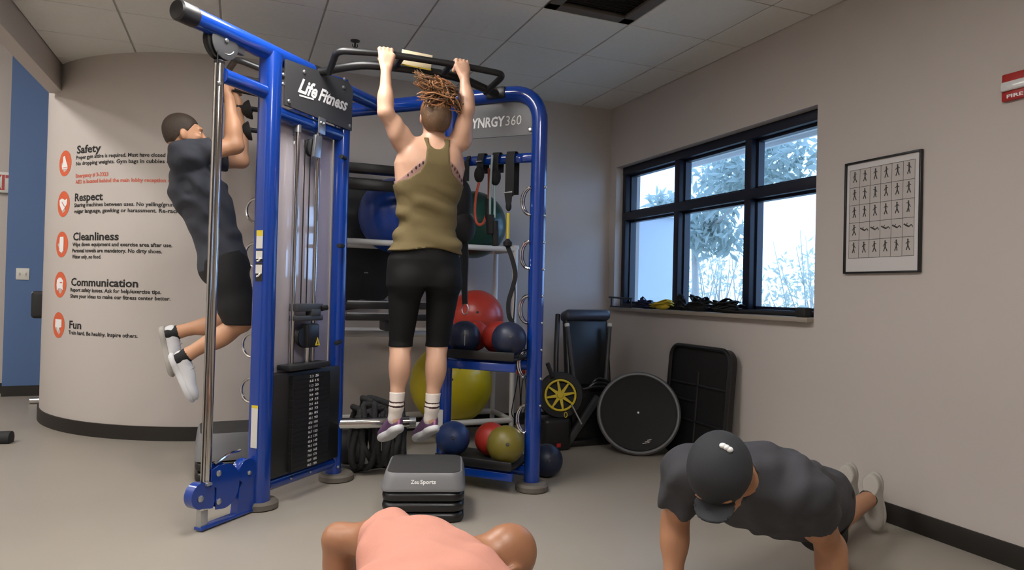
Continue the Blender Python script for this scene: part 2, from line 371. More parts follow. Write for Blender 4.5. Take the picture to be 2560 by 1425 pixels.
# ------------------------------------------------------------------ ceiling fittings
lamp_label = ['ceiling light panel just in front of the pull-up bar', 'ceiling light panel overhead behind the camera']
for (lb, ((i, j), n)) in zip(lamp_label, LIGHT_CELLS.items()):
    x0, y0 = GX+i*T, GY+j*T; cx, cy = x0+T/2, y0+n*T/2
    lp = thing('ceiling_light', lb, 'ceiling light', (cx, cy, CEIL), 'ceiling light panels')
    fm = MB()
    for (ox, oy, sx, sy) in ((-T/2+.02, 0, .03, n*T-.02), (T/2-.02, 0, .03, n*T-.02), (0, -n*T/2+.02, T-.02, .03), (0, n*T/2-.02, T-.02, .03)): fm.box((cx+ox, cy+oy, CEIL+.002), (sx, sy, .03))
    fm.build('frame', M['tbar'], lp)
    MB().box((cx, cy, CEIL+.006), (T-.06, n*T-.06, .012)).build('diffuser', M['lamp'], lp)
for k, (cx, cy) in enumerate(LOBBY_LIGHTS):
    lp = thing('lobby_light', ['light panel high past the header, nearest the curved wall', 'light panel high past the header, second from the curved wall', 'light panel high past the header, third from the curved wall', 'light panel high past the header, farthest from the curved wall', 'light panel high along the lobby outer wall, far one', 'light panel high along the lobby outer wall, near one'][k], 'ceiling light', (cx, cy, LOBBY), 'lobby light panels')
    fm = MB()
    for (ox, oy, sx, sy) in ((-.31, 0, .03, 1.22), (.31, 0, .03, 1.22), (0, -.6, .62, .03), (0, .6, .62, .03)): fm.box((cx+ox, cy+oy, LOBBY-.008), (sx, sy, .03))
    fm.build('frame', M['tbar'], lp); MB().box((cx, cy, LOBBY-.005), (.56, 1.16, .012)).build('diffuser', M['lobbylamp'], lp)
x0, y0 = GX+VENT[0]*T, GY+VENT[1]*T; cx, cy = x0+T/2, y0+T/2
vt = thing('ceiling_vent', 'dark brown air return grille set in the ceiling', 'vent', (cx, cy, CEIL))
M['vent'] = mat('dusty_vent_metal', srgb(92, 84, 76), .7, var=.2, vscale=5); M['ventdark'] = mat('vent_cavity', srgb(40, 34, 29), .9)
fm = MB()
for (ox, oy, sx, sy) in ((-T/2+.045, 0, .08, T-.01), (T/2-.045, 0, .08, T-.01), (0, -T/2+.045, T-.01, .08), (0, T/2-.045, T-.01, .08)): fm.box((cx+ox, cy+oy, CEIL+.004), (sx, sy, .02), bev=.003)
fm.build('frame', M['vent'], vt)
MB().box((cx, cy, CEIL+.03), (T-.02, T-.02, .01)).build('cavity', M['ventdark'], vt)
for k in range(14): MB().box((cx, cy-.21+k*.0325, CEIL+.014), (T-.17, .02, .0025), ax=((1, 0, 0), (0, .8, .6), (0, -.6, .8))).build('louvre', M['ventdark'], vt)
sp = thing('fire_sprinkler', 'small dark sprinkler head hanging from the ceiling', 'sprinkler', (.724, 4.824, CEIL))
MB().lathe([(.001, 0), (.036, -.001), (.03, -.012), (.012, -.018), (.001, -.019)], (.724, 4.824, CEIL), seg=18).build('escutcheon', M['dgrey'], sp)
s2 = MB(); s2.cyl((.724, 4.824, CEIL-.015), (.724, 4.824, CEIL-.05), .007, 8); s2.tube([(.708, 4.824, CEIL-.03), (.706, 4.824, CEIL-.045), (.724, 4.824, CEIL-.06), (.742, 4.824, CEIL-.045), (.74, 4.824, CEIL-.03)], .0035, 6); s2.build('frame_arms', M['dgrey'], sp)
MB().lathe([(.001, 0), (.018, 0), (.018, .002), (.001, .002)], (.724, 4.824, CEIL-.063), seg=14).build('deflector', M['dgrey'], sp)



# ------------------------------------------------------------------ the blue cable and suspension rig (one bolted frame)
TA = np.array([0.135, 3.803]); TC = np.array([1.66, 3.708]); TD = np.array([.7071, .7071]); TN = np.array([-.7071, .7071])
def ab(t, n, z): p = TA+TD*t+TN*n; return (p[0], p[1], z)          # t along the weight tower, n away from the lens
def cd(s_, o, z): p = TC+TN*s_-TD*o; return (p[0], p[1], z)        # s along the ball rack, o towards the lens
D3 = (TD[0], TD[1], 0); N3 = (TN[0], TN[1], 0); Z3 = (0, 0, 1)
rig = thing('cable_training_rig', 'blue steel cable machine and suspension rig with weight stack and ball shelves', 'exercise machine', (.574, 4.1, 0))
def rp(mb, name, m, parent=None, smooth=35): return mb.build(name, M[m], parent or rig, smooth)
def rounded(w_, d_, r_, n=5):
    o = []
    for (cx_, cy_, a0) in ((w_/2-r_, d_/2-r_, 0), (-w_/2+r_, d_/2-r_, 90), (-w_/2+r_, -d_/2+r_, 180), (w_/2-r_, -d_/2+r_, 270)):
        for k in range(n+1): a = math.radians(a0+90*k/n); o.append((cx_+r_*math.cos(a), cy_+r_*math.sin(a)))
    return o
def post_ab(t, n, z0, z1, wd, dp, r_, name='post'):
    return rp(MB().prism([ab(t+x, n+y, z0) for x, y in rounded(wd, dp, r_)], (0, 0, z1-z0)), name, 'blue')
def foot(c, r_, name='foot_pad'): return rp(MB().lathe([(r_-.012, 0), (r_, .006), (r_, .032), (r_-.012, .045), (.01, .047)], (c[0], c[1], 0), seg=32), name, 'pad')
def bolt(p, axis, r_=.011, parent=None, L=.008, nm='bolt'):
    a = nrm(axis); return rp(MB().lathe([(r_*.8, -.004), (r_, 0), (r_, L*.5), (r_*.6, L), (.0005, L)], p, a, 12), nm, 'steel', parent)
post_ab(0, 0, .045, 2.40, .10, .115, .042)
post_ab(.62, 0, .045, 2.41, .085, .095, .04)
foot(ab(.02, 0, 0), .088); foot(ab(.64, -.01, 0), .105); foot(cd(-.01, .02, 0), .098)
ROOF = 2.402
rp(MB().tube([ab(-.50, 0, ROOF), ab(.31, 0, ROOF)], .047, 24), 'top_beam', 'blue')
cap = rp(MB().lathe([(.03, -.097), (.042, -.094), (.0485, -.085), (.0485, .0), (.047, .004)], ab(-.50, 0, ROOF), D3, 24), 'beam_cap', 'black')
rp(MB().tube([ab(.40, 0, ROOF-.012), ab(1.03, 0, ROOF-.012)], .043, 24), 'top_beam', 'blue')
rp(MB().tube([ab(.29, 0, ROOF-.004), ab(.43, 0, ROOF-.01)], .040, 20), 'beam_joint', 'steel')
gus = MB().prism([ab(.50, -.004, 2.44), ab(.66, -.004, 2.46), ab(.66, -.004, 2.33), ab(.62, -.004, 2.30), ab(.55, -.004, 2.36)], (N3[0]*.008, N3[1]*.008, 0)); g1 = rp(gus, 'gusset_plate', 'blue')
bolt(ab(.56, -.05, 2.43), (-N3[0], -N3[1], 0), parent=g1)
rp(MB().tube([ab(.04, 0, 2.10), ab(.585, 0, 2.10)], .039, 20), 'cross_tube', 'blue')
rp(MB().tube([ab(.05, 0, .115), ab(.59, 0, .115)], .038, 20), 'bottom_tube', 'blue')
for t_ in (.2, .36): bolt(ab(t_, -.038, .115), (-N3[0], -N3[1], 0), .006)
bolt(ab(.60, -.05, .09), (-N3[0], -N3[1], 0), .009)
# name panel
pan = rp(MB().prism([ab(t_, -.052, z_) for t_, z_ in ((.058, 2.14), (.058, 2.385), (.60, 2.425), (.645, 2.39), (.645, 2.135))], (N3[0]*.012, N3[1]*.012, 0)), 'name_panel', 'dgrey')
for (t_, z_) in ((.085, 2.165), (.20, 2.36), (.55, 2.375), (.62, 2.16)): bolt(ab(t_, -.053, z_), (-N3[0], -N3[1], 0), .012, pan)
for (t_, z_) in ((.05, 2.30), (.05, 2.25)): bolt(ab(t_, -.04, z_), (-N3[0], -N3[1], 0), .01, pan)
def panel_text(body, t0, z0, wd, ht, off, m, parent, name='lettering', bold=.02, shear=0., slope=0.0, frame='ab'):
    v, f = text_fit(body, wd, ht, bold, shear)
    P = [(ab(t0+x, off, z0+y+slope*x) if frame == 'ab' else cd(t0-x, off, z0+y+slope*x)) for x, y in v]
    return MB().add(P, f).build(name, M[m], parent, 0)
panel_text('Life', .152, 2.24, .165, .082, -.0535, 'whiteink', pan, bold=.03, shear=.5, slope=.01)
panel_text('Fitness', .322, 2.24, .275, .076, -.0535, 'whiteink', pan, bold=.03, shear=.5, slope=.01)
rp(MB().box(ab(.225, -.0538, 2.226), (.12, .001, .009), ax=((D3[0], D3[1], .08), N3, Z3)), 'underline', 'whiteink', pan)
# clear back shroud, guide rods, cables
M['shroud'] = mat('smoky_shroud', srgb(182, 174, 180), .06, var=.03, spec=.9, coat=1.0)
rp(MB().box(ab(.31, .035, 1.36), (.53, .006, 1.42), ax=(D3, N3, Z3), bev=.002), 'shroud', 'shroud')
rp(MB().box(ab(.585, .02, 1.36), (.006, .04, 1.42), ax=(D3, N3, Z3)), 'shroud_edge', 'steel')
for t_ in (.212, .385): rp(MB().cyl(ab(t_, -.01, .16), ab(t_, -.01, 2.066), .0125, 14), 'guide_rod', 'chrome'); rp(MB().cyl(ab(t_, -.01, 2.03), ab(t_, -.01, 2.072), .019, 14), 'rod_collar', 'steel')
for t_ in (.272, .318): rp(MB().cyl(ab(t_, -.012, 1.05), ab(t_, -.012, 2.0), .0035, 8), 'cable', 'black')
br = rp(MB().box(ab(.365, -.05, 2.10), (.062, .008, .095), ax=(D3, N3, Z3), bev=.003), 'pulley_bracket', 'steel')
rp(MB().box(ab(.335, -.045, 1.975), (.06, .02, .13), ax=(D3, N3, (0.12*D3[0], .12*D3[1], 1)), bev=.004), 'bracket_arm', 'steel', br)
rp(MB().lathe([(.02, -.012), (.05, -.012), (.046, 0), (.05, .012), (.02, .012)], ab(.318, -.02, 1.965), N3, 24), 'pulley_wheel', 'black', br)
for t_ in (.352, .378): bolt(ab(t_, -.055, 2.115), (-N3[0], -N3[1], 0), .009, br)
for z_ in (1.955, 1.425, .848):
    pg = rp(MB().tube([ab(.585, -.055, z_), ab(.52, -.075, z_-.004)], .0125, 12), 'peg', 'black'); rp(MB().lathe([(.001, -.006), (.014, -.004), (.014, .004), (.001, .006)], ab(.52, -.075, z_-.004), D3, 12), 'peg_tip', 'blackmat', pg)
# weight stack
stk = rp(MB().box(ab(.312, -.008, .425), (.575, .08, .55), ax=(D3, N3, Z3), bev=.004), 'stack_guard', 'black')
plate_me = None
NPL = 20
for k in range(NPL):
    z_ = .172+k*.0262
    if plate_me is None:
        o = MB().box((0, 0, 0), (.31, .06, .0258), ax=(D3, N3, Z3), bev=.0008, seg=1).build('weight_plate', M['black'], rig); plate_me = o.data
    else: o = bpy.data.objects.new('weight_plate', plate_me); COL.objects.link(o); o.parent = rig
    pc = np.array(ab(.315, -.045, z_)); o.location = pc-np.array(rig.location)
    if k == 0:
        # first mesh was shifted by the parent's place: put it back
        co = np.empty(len(plate_me.vertices)*3); plate_me.vertices.foreach_get('co', co); co = co.reshape(-1, 3)+np.array(rig.location); plate_me.vertices.foreach_set('co', co.ravel()); plate_me.update()
    kg = ['2.3', '6.8', '11.3', '15.9', '20.4', '24.9', '29.5', '34.0', '38.6', '43.1', '47.6', '52.2', '56.7', '61.2', '65.8', '70.3', '74.8', '79.4', '83.9', '88.5'][NPL-1-k]
    lb = '%d' % (5+10*(NPL-1-k))
    for (s0, body) in ((-.025, kg), (.022, lb)):
        v, f = text_fit(body, .032, .013, .02)
        q = MB().add([(D3[0]*(s0+x)-N3[0]*.0306, D3[1]*(s0+x)-N3[1]*.0306, y-.0065) for x, y in v], f)
        me = bpy.data.meshes.new('weight_number'); me.from_pydata(q.v, [], q.f); me.materials.append(M['whiteink'])
        w_ = bpy.data.objects.new('weight_number', me); COL.objects.link(w_); w_.parent = o
hp = rp(MB().box(ab(.298, -.03, .727), (.335, .10, .03), ax=(D3, N3, Z3), bev=.005), 'head_plate', 'blackmat')
rp(MB().box(ab(.315, -.02, 1.055), (.225, .06, .045), ax=(D3, N3, Z3), bev=.006), 'selector_block', 'dgrey')
rp(MB().box(ab(.315, -.02, .995), (.225, .06, .03), ax=(D3, N3, Z3), bev=.006), 'selector_block', 'dgrey')
rp(MB().box(ab(.36, -.03, 1.025), (.08, .05, .04), ax=(D3, N3, Z3), bev=.006), 'selector_link', 'dgrey')
rp(MB().tube([ab(.405, -.05, 1.05), ab(.44, -.065, 1.055)], .016, 10), 'selector_knob', 'black')
cr = rp(MB().box(ab(.335, -.03, .895), (.105, .06, .135), ax=(D3, N3, Z3), bev=.012), 'pulley_housing', 'black')
rp(MB().lathe([(.02, -.012), (.058, -.012), (.052, 0), (.058, .012), (.02, .012)], ab(.285, -.03, .89), N3, 24), 'pulley_wheel', 'black', cr)
rp(MB().prism([ab(t_, -.0605, z_) for t_, z_ in ((.345, .838), (.39, .838), (.3675, .885))], (-N3[0]*.001, -N3[1]*.001, 0)), 'warning_label', 'yellow', cr)
rp(MB().prism([ab(t_, -.0618, z_) for t_, z_ in ((.363, .845), (.372, .845), (.3675, .872))], (-N3[0]*.0006, -N3[1]*.0006, 0)), 'warning_mark', 'ink', cr)
rp(MB().tube([ab(.318, -.03, .83), ab(.316, -.03, .74)], .012, 10), 'cable_end', 'chrome')
# adjustable cable column in front
col = rp(MB().tube([ab(-.35, 0, .10), ab(-.342, 0, 2.235)], .024, 20), 'chrome_column', 'chrome')
rp(MB().tube([ab(-.378, -.012, .10), ab(-.368, -.012, 2.22)], .0105, 12), 'guide_rail', 'chrome', col)
rp(MB().tube([ab(-.318, .012, .10), ab(-.312, .012, 2.2)], .0085, 12), 'guide_rail', 'dgrey', col)
rp(MB().tube([ab(-.392, -.02, .2), ab(-.372, -.02, 2.3)], .003, 8), 'cable', 'black', col)
rp(MB().lathe([(.024, 0), (.026, .012), (.02, .018), (.001, .018)], ab(-.342, 0, 2.235), seg=18), 'column_cap', 'black', col)
bolt(ab(-.36, -.022, 2.135), (-N3[0], -N3[1], 0), .011, col)
rp(MB().tube([ab(-.315, 0, 2.187), ab(-.04, 0, 2.187)], .036, 20, flat=1.0), 'column_arm', 'blue')
rp(MB().tube([ab(-.322, 0, 2.187), ab(-.305, 0, 2.187)], .038, 20), 'arm_ferrule', 'blue')
pu = rp(MB().lathe([(.03, -.02), (.083, -.018), (.085, -.014), (.078, 0), (.085, .014), (.083, .018), (.03, .02)], ab(-.335, .012, 2.342), N3, 36), 'top_pulley', 'black')
rp(MB().lathe([(.001, -.006), (.066, -.008), (.081, -.003), (.081, .002), (.001, .002)], ab(-.325, -.016, 2.342), N3, 36), 'pulley_cover', 'dgrey', pu)
rp(MB().box(ab(-.245, 0, 2.352), (.10, .03, .06), ax=(D3, N3, Z3), bev=.006), 'pulley_mount', 'dgrey', pu)
bolt(ab(-.325, -.024, 2.352), (-N3[0], -N3[1], 0), .011, pu)
rp(MB().tube([ab(-.325+.055*math.cos(a), -.024, 2.342+.055*math.sin(a)) for a in np.linspace(-1.75, -.55, 10)], .0022, 6), 'cover_groove', 'steel', pu)
# swivel pulley carriage at the bottom of the column
car_pts = []
for a in np.linspace(math.radians(-100), math.radians(100), 18): car_pts.append((-.262+.092*math.cos(a), .19+.108*math.sin(a)))
car_pts += [(-.30, .30), (-.345, .285), (-.347, .205), (-.315, .195), (-.315, .09)]
for o_ in (-.034, .030): rp(MB().prism([ab(t_, o_, z_) for t_, z_ in car_pts], (N3[0]*.006, N3[1]*.006, 0)), 'carriage_plate', 'blue')
rp(MB().lathe([(.02, -.014), (.085, -.014), (.078, 0), (.085, .014), (.02, .014)], ab(-.268, 0, .175), N3, 32), 'carriage_pulley', 'black')
for (t_, z_) in ((-.305, .262), (-.30, .125)): bolt(ab(t_, -.034, z_), (-N3[0], -N3[1], 0), .015)
lobe = [(-.395+.06*math.cos(a), .175+.062*math.sin(a)) for a in np.linspace(math.radians(95), math.radians(275), 14)]+[(-.33, .10), (-.315, .13), (-.32, .22)]
lb_ = rp(MB().prism([ab(t_, -.028, z_) for t_, z_ in lobe], (N3[0]*.05, N3[1]*.05, 0)), 'swivel_block', 'blue')
bolt(ab(-.405, -.029, .165), (-N3[0], -N3[1], 0), .016, lb_); rp(MB().box(ab(-.365, -.02, .225), (.03, .05, .014), ax=(D3, N3, Z3), bev=.003), 'swivel_pin', 'steel', lb_)
rp(MB().box(ab(-.365, 0, .06), (.044, .03, .10), ax=(D3, N3, Z3), bev=.004), 'column_foot', 'steel')
rp(MB().box(ab(-.21, 0, .014), (.36, .05, .016), ax=(D3, N3, Z3), bev=.004), 'floor_strap', 'blue')
rp(MB().prism([ab(t_, -.022, z_) for t_, z_ in ((-.17, .02), (-.05, .02), (-.05, .26), (-.10, .24), (-.155, .15))], (N3[0]*.044, N3[1]*.044, 0)), 'post_bracket', 'blue')
ap = rp(MB().lathe([(.02, -.026), (.062, -.026), (.062, -.016), (.055, 0), (.062, .016), (.062, .026), (.02, .026)], ab(-.105, 0, .225), N3, 28), 'return_pulley', 'blue')
bolt(ab(-.098, -.027, .215), (-N3[0], -N3[1], 0), .012, ap)
rp(MB().tube([ab(-.30, .0, .30), ab(-.20, .0, .335), ab(-.12, .02, .33)], .008, 8), 'pin_handle', 'chrome')
# labels on the front post
fx = -.0515
for (z0, z1, m_) in ((1.43, 1.46, 'yellow'), (1.365, 1.43, 'offwhite'), (1.295, 1.355, 'ink'), (1.31, 1.352, 'offwhite'), (1.195, 1.29, 'ink'), (1.235, 1.28, 'offwhite'), (.535, .55, 'yellow'), (.33, .535, 'offwhite')):
    o_ = .0 if m_ != 'ink' else -.0006
    rp(MB().box(ab(fx-.0006+o_*-1 if m_ == 'ink' else fx-.0012, -.008, (z0+z1)/2), (.0012, .042 if m_ != 'ink' else .046, z1-z0), ax=(D3, N3, Z3)), 'sticker', m_)
for z_ in (1.302, 1.222): rp(MB().tube([ab(fx-.002, -.018, z_+.012), ab(fx-.002, -.008, z_), ab(fx-.002, .004, z_-.003)], .005, 6), 'sticker_mark', 'whiteink')

# ball rack side: one bent tube makes the outer posts and the long top beam
S_E = 2.13
path = fillet([cd(0, 0, .045), cd(0, 0, ROOF-.02), cd(S_E, 0, ROOF-.02), cd(S_E, 0, .045)], .20, 8)
rp(MB().tube(path, .048, 22), 'arch_tube', 'blue')
for s_ in (.6, 1.69): rp(MB().cyl(cd(s_, 0, .045), cd(s_, 0, ROOF-.03), .044, 20), 'post', 'blue')
for s_ in (.6, 1.69, S_E): foot(cd(s_, 0, 0), .09)
rp(MB().box(cd(.605, .045, .36), (.04, .002, .13), ax=(N3, D3, Z3)), 'sticker', 'offwhite')
sy = rp(MB().prism([cd(s_, .0, z_) for s_, z_ in ((.03, 2.125), (.57, 2.125), (.57, 2.355), (.18, 2.355), (.09, 2.31), (.045, 2.24))], (D3[0]*.012, D3[1]*.012, 0)), 'brand_panel', 'grey')
panel_text('SYNRGY', .485, 2.19, .255, .062, .0022, 'whiteink', sy, bold=.03, shear=.08, frame='cd')
panel_text('360', .225, 2.19, .105, .062, .0022, 'offwhite', sy, bold=.0, shear=.08, frame='cd')
bolt(cd(.06, .004, 2.155), (-D3[0], -D3[1], 0), .014, sy); bolt(cd(.54, .004, 2.155), (-D3[0], -D3[1], 0), .014, sy)
rp(MB().tube(smooth_path([cd(.0, 0, 1.985), cd(.10, 0, 1.985), cd(.16, .02, 1.98), cd(.45, .02, 1.98), cd(.6, 0, 1.98)], 5), .030, 14, flat=.6, ref=(D3[0], D3[1], 0)), 'hanger_bar', 'blue')
def ring_handles(s_sign, s0, nm='ring_handle'):
    for z_ in (1.715, 1.395, 1.07, .745, .42):
        for q, (o_, r_) in enumerate(((.03, .0085), (.05, .0085))):
            pts = [cd(s0+s_sign*(.03+.052*math.sin(a)*(1 if q == 0 else 1.08)), o_, z_-.082*math.cos(a)) for a in np.linspace(0, math.pi, 14)]
            rp(MB().tube(pts, r_, 8), nm, 'chrome')
ring_handles(1, 0.0); 
for z_ in (1.715, 1.395, 1.07, .745, .42):
    rp(MB().tube([cd(S_E+.03+.085*math.sin(a), .03, z_-.085*math.cos(a)) for a in np.linspace(0, math.pi, 14)], .0105, 8), 'ring_handle', 'chrome')
for z_ in (1.80, 1.63, 1.47, 1.31, 1.15, .99, .83, .66, .50): bolt(cd(-.047, .012, z_), (TN[0]*-1, TN[1]*-1, 0), .008)
for (zt, zb, nm) in ((.785, .735, 'ball_shelf'), (.155, .105, 'ball_shelf')):
    sh = rp(MB().box(cd(.30, .01, zt-.008), (.49, .38, .016), ax=(N3, D3, Z3), bev=.005), nm, 'blackmat')
    rp(MB().box(cd(.30, .195, zt+.012), (.50, .014, .05), ax=(N3, D3, Z3), bev=.006), 'shelf_lip', 'black', sh)
    rp(MB().tube([cd(.02, .0, zb), cd(.58, .0, zb)], .032, 12), 'shelf_beam', 'blue', sh)
    rp(MB().box(cd(.30, .17, zb-.005), (.50, .03, .05), ax=(N3, D3, Z3), bev=.008), 'shelf_rail', 'blue', sh)
    for s_ in (.2, .42): bolt(cd(s_, .15, zb-.028), (0, 0, -1), .008, sh)
# pull-up bars bridging the two beams (one on each side of the weight tower)
def mirror(p):
    q = np.array(p[:2])-TA; t_, n_ = q@TD, q@TN; r_ = TA+TD*t_-TN*n_; return (r_[0], r_[1], p[2])
low = smooth_path([(0.4,4.03,2.404), (0.53,3.92,2.422), (0.675,3.85,2.434), (0.964,3.8,2.428), (1.178,3.79,2.414), (1.343,3.82,2.383), (1.473,3.89,2.375)], 6)
top = fillet([(0.451,3.95,2.388), (0.467,3.74,2.45), (0.717,3.7,2.459), (1.146,3.68,2.451), (1.412,3.67,2.436), (1.351,3.84,2.365)], .05, 6)
struts = [((0.813,3.695,2.454), (0.796,3.83,2.426)), ((1.091,3.685,2.449), (1.07,3.795,2.421))]
BAR_L = np.array((0.717,3.7,2.452)); BAR_R = np.array((1.148,3.685,2.448))
def far_side(p): q_ = mirror(p); return (q_[0]-.11, q_[1], q_[2])
for fn, gn in ((lambda p: tuple(p), lambda p: tuple(p)), (mirror, far_side)):
    pb = rp(MB().tube([fn(p) for p in low], .0245, 14), 'pull_up_bar', 'black')
    rp(MB().tube([gn(p) for p in top], .0185, 14), 'grip_bar', 'black', pb)
    for a_, b_ in struts: rp(MB().tube([gn(a_), fn(b_)], .016, 10), 'bar_strut', 'black', pb)
    c0 = fn((0.39,4.045,2.416)); rp(MB().box(c0, (.09, .07, .05), rz=.6, bev=.01), 'bar_clamp', 'black', pb)
    c1 = fn((1.459,3.9,2.386)); rp(MB().box(c1, (.13, .10, .07), rz=-.78, bev=.012), 'bar_clamp', 'black', pb)
    for dx in (-.05, .05): bolt((c1[0]+dx, c1[1]-.05, c1[2]+.02), (0, -1, 0), .013, pb)
# maker's placard between the two woman-side bars
M['cream'] = mat('cream_placard', srgb(232, 218, 184), .5, var=.04)
plq = rp(MB().box((0.908,3.76,2.471), (.175, .004, .085), ax=((1, -.05, -.06), (0, 1, .25), (.06, -.25, 1)), bev=.001), 'placard', 'cream')
rp(MB().box((0.909,3.758,2.43), (.17, .005, .006), ax=((1, -.05, -.06), (0, 1, .25), (.06, -.25, 1))), 'placard_stripe', 'yellow', plq)
# hand grips hanging by the far bar
for (px, z_) in (((.025, 4.78), 2.33), ((.025, 4.78), 2.19)):
    gpt = rp(MB().tube([(px[0]-.06, px[1], z_+.01), (px[0]+.12, px[1]+.02, z_+.006)], .016, 10), 'grip_rod', 'black')
    rp(MB().lathe([(.062, .0), (.064, .006), (.05, .035), (.02, .058), (.001, .062)], (px[0]+.03, px[1], z_-.0), (-1, 0, -.25), 18), 'grip_cup', 'blackmat', gpt)
# fat chrome bar low on the back
rp(MB().tube([(.60, 4.235, .34), (1.02, 4.17, .345)], .036, 20), 'low_chrome_bar', 'chrome')
rp(MB().tube([(1.02, 4.17, .345), (1.06, 4.165, .345)], .032, 16), 'bar_end', 'steel')


# ------------------------------------------------------------------ rules lettering on the curved wall
def on_wall(s_, z_, off=0.0015):
    """s: distance along the wall to the left of where the curve starts"""
    a = s_/CR; r_ = CR+off; return (CX-r_*math.sin(a), CY-r_*math.cos(a), z_) if s_ > 0 else (CX-s_, YB-off, z_)
def wall_text(body, s0, z0, wd, ht, m, parent, name, bold=.02):
    v, f = text_fit(body, wd, ht, bold); return MB().add([on_wall(s0-x, z0+y) for x, y in v], f).build(name, M[m], parent, 0)
def wall_shape(pts, m, parent, name, off=.002):
    n = len(pts); return MB().add([on_wall(s_, z_, off) for s_, z_ in pts], [tuple(range(n))]).build(name, M[m], parent, 0)
def disc_pts(s0, z0, r_, n=40): return [(s0+r_*math.cos(2*math.pi*k/n), z0+r_*math.sin(2*math.pi*k/n)) for k in range(n)]
RULES = [
 ('Safety', 2.105, 2.168, .275, [('Proper gym attire is required. Must have closed toe shoes.', 1.02, 'ink'), ('No dropping weights. Gym bags in cubbies only.', .93, 'ink'), None, ('Emergency # 3-3323', .36, 'redink'), ('AED is located behind the main lobby reception desk.', .94, 'redink')], 'orange shoe icon with the Safety rules, top of the curved wall'),
 ('Respect', 1.783, 1.797, .315, [('Sharing machines between uses. No yelling/grunting,', .99, 'ink'), ('vulgar language, gawking or harassment. Re-rack weights.', 1.12, 'ink')], 'orange handshake icon with the Respect rules, second on the curved wall'),
 ('Cleanliness', 1.463, 1.492, .482, [('Wipe down equipment and exercise area after use.', .915, 'ink'), ('Personal towels are mandatory. No dirty shoes.', .84, 'ink'), ('Water only, no food.', .33, 'ink')], 'orange towel icon with the Cleanliness rules, third on the curved wall'),
 ('Communication', 1.145, 1.140, .663, [('Report safety issues. Ask for help/exercise tips.', .85, 'ink'), ('Share your ideas to make our fitness center better.', .92, 'ink')], 'orange speech bubble icon with the Communication rules, fourth on the curved wall'),
 ('Fun', .825, .808, .15, [('Train hard. Be healthy. Inspire others.', .686, 'ink')], 'orange thumb icon with the Fun rule, lowest on the curved wall')]
for qi, (title, icz, tz, tw_, lines, label) in enumerate(RULES):
    s0 = 1.480+.007*qi
    r0 = thing('wall_decal', label, 'wall decal', on_wall(1.65, icz-.1, 0), 'gym rules on the curved wall')
    ic = wall_shape(disc_pts(1.655+.006*qi, icz, .102), 'orange', r0, 'icon_disc', .0012)
    wall_text(title, s0, tz, tw_, .062, 'ink', r0, 'title', .025)
    for k, ln in enumerate(lines):
        if ln: wall_text(ln[0], s0+.006, tz-.046-.0475*k, ln[1], .030, ln[2], r0, 'text_line', .024)
    c0 = 1.655+.006*qi
    if qi == 0: shp = [[(.03, .055), (.0, .06), (-.02, .02), (-.045, -.02), (-.05, -.045), (.045, -.045), (.05, -.02), (.03, .0)]]
    elif qi == 1: shp = [[(.065, .035), (.02, .045), (-.03, .03), (-.065, .04), (-.06, -.005), (-.03, -.03), (0, -.055), (.03, -.04), (.06, -.005)]]
    elif qi == 2: shp = [[(.03, .06), (-.03, .06), (-.035, .03), (-.035, -.05), (0, -.065), (.035, -.05), (.035, .03)]]
    elif qi == 3: shp = [[(.06, .0), (.055, .035), (.02, .055), (-.02, .055), (-.055, .03), (-.05, -.01), (-.055, -.045), (-.02, -.03), (.02, -.03), (.05, -.05)]]
    else: shp = [[(.055, .045), (-.055, .045), (-.055, -.015), (-.02, -.02), (.0, -.065), (.012, -.02), (.055, -.02)]]
    for sp_ in shp: wall_shape([(c0+a, icz+b) for a, b in sp_], 'whiteink', r0, 'icon_symbol', .0022)
    if qi == 0: wall_shape([(c0+a, icz+b) for a, b in ((.045, -.032), (-.045, -.032), (-.045, -.036), (.045, -.036))], 'orange', r0, 'icon_line', .0026)
    if qi == 1: wall_shape([(c0+a, icz+b) for a, b in ((.02, .02), (-.03, -.02), (-.026, -.026), (.026, .014))], 'orange', r0, 'icon_line', .0026)
    if qi == 3: wall_shape([(c0+a, icz+b) for a, b in ((.0, .02), (-.04, .02), (-.04, .012), (.0, .012))], 'orange', r0, 'icon_line', .0026)

# ------------------------------------------------------------------ things on and by the far wall
sw = thing('light_switch', 'white double light switch plate on the blue wall', 'light switch', (-2.01, Y_FAR-.01, 1.18))
MB().box((-2.015, Y_FAR-.009, 1.237), (.115, .008, .118), bev=.004).build('cover_plate', M['offwhite'], sw)
for dx in (-.026, .026): MB().box((-2.015+dx, Y_FAR-.016, 1.237), (.012, .012, .028), ax=((1, 0, 0), (0, 1, .35), (0, -.35, 1)), bev=.002).build('toggle', M['offwhite'], sw)
ex = thing('exit_sign', 'white exit sign with red letters beside the blue wall', 'exit sign', (-2.29, Y_FAR+.22, 2.07))
MB().box((-2.30, Y_FAR+.222, 2.18), (.37, .045, .215), bev=.006).build('housing', M['offwhite'], ex)
v, f = text_fit('EXIT', .31, .155, .03); MB().add([(-2.455+x, Y_FAR+.1985, 2.105+y) for x, y in v], f).build('lettering', M['red'], ex, 0)
mc = thing('weight_machine', 'black padded machine half hidden behind the curved wall', 'exercise machine', (-1.62, 6.95, 0))
MB().box((-1.555, 6.98, .965), (.16, .09, .235), bev=.03, seg=4).build('backrest_pad', M['blackmat'], mc)
MB().box((-1.63, 7.01, .965), (.02, .05, .22), bev=.006).build('pad_frame', M['steel'], mc)
MB().cyl((-1.53, 7.04, .02), (-1.53, 7.03, .9), .03, 12).build('upright', M['black'], mc)
MB().tube([(-1.79, 7.7, .03), (-1.62, 7.7, .03)], .03, 14).build('floor_bar', M['chrome'], mc)
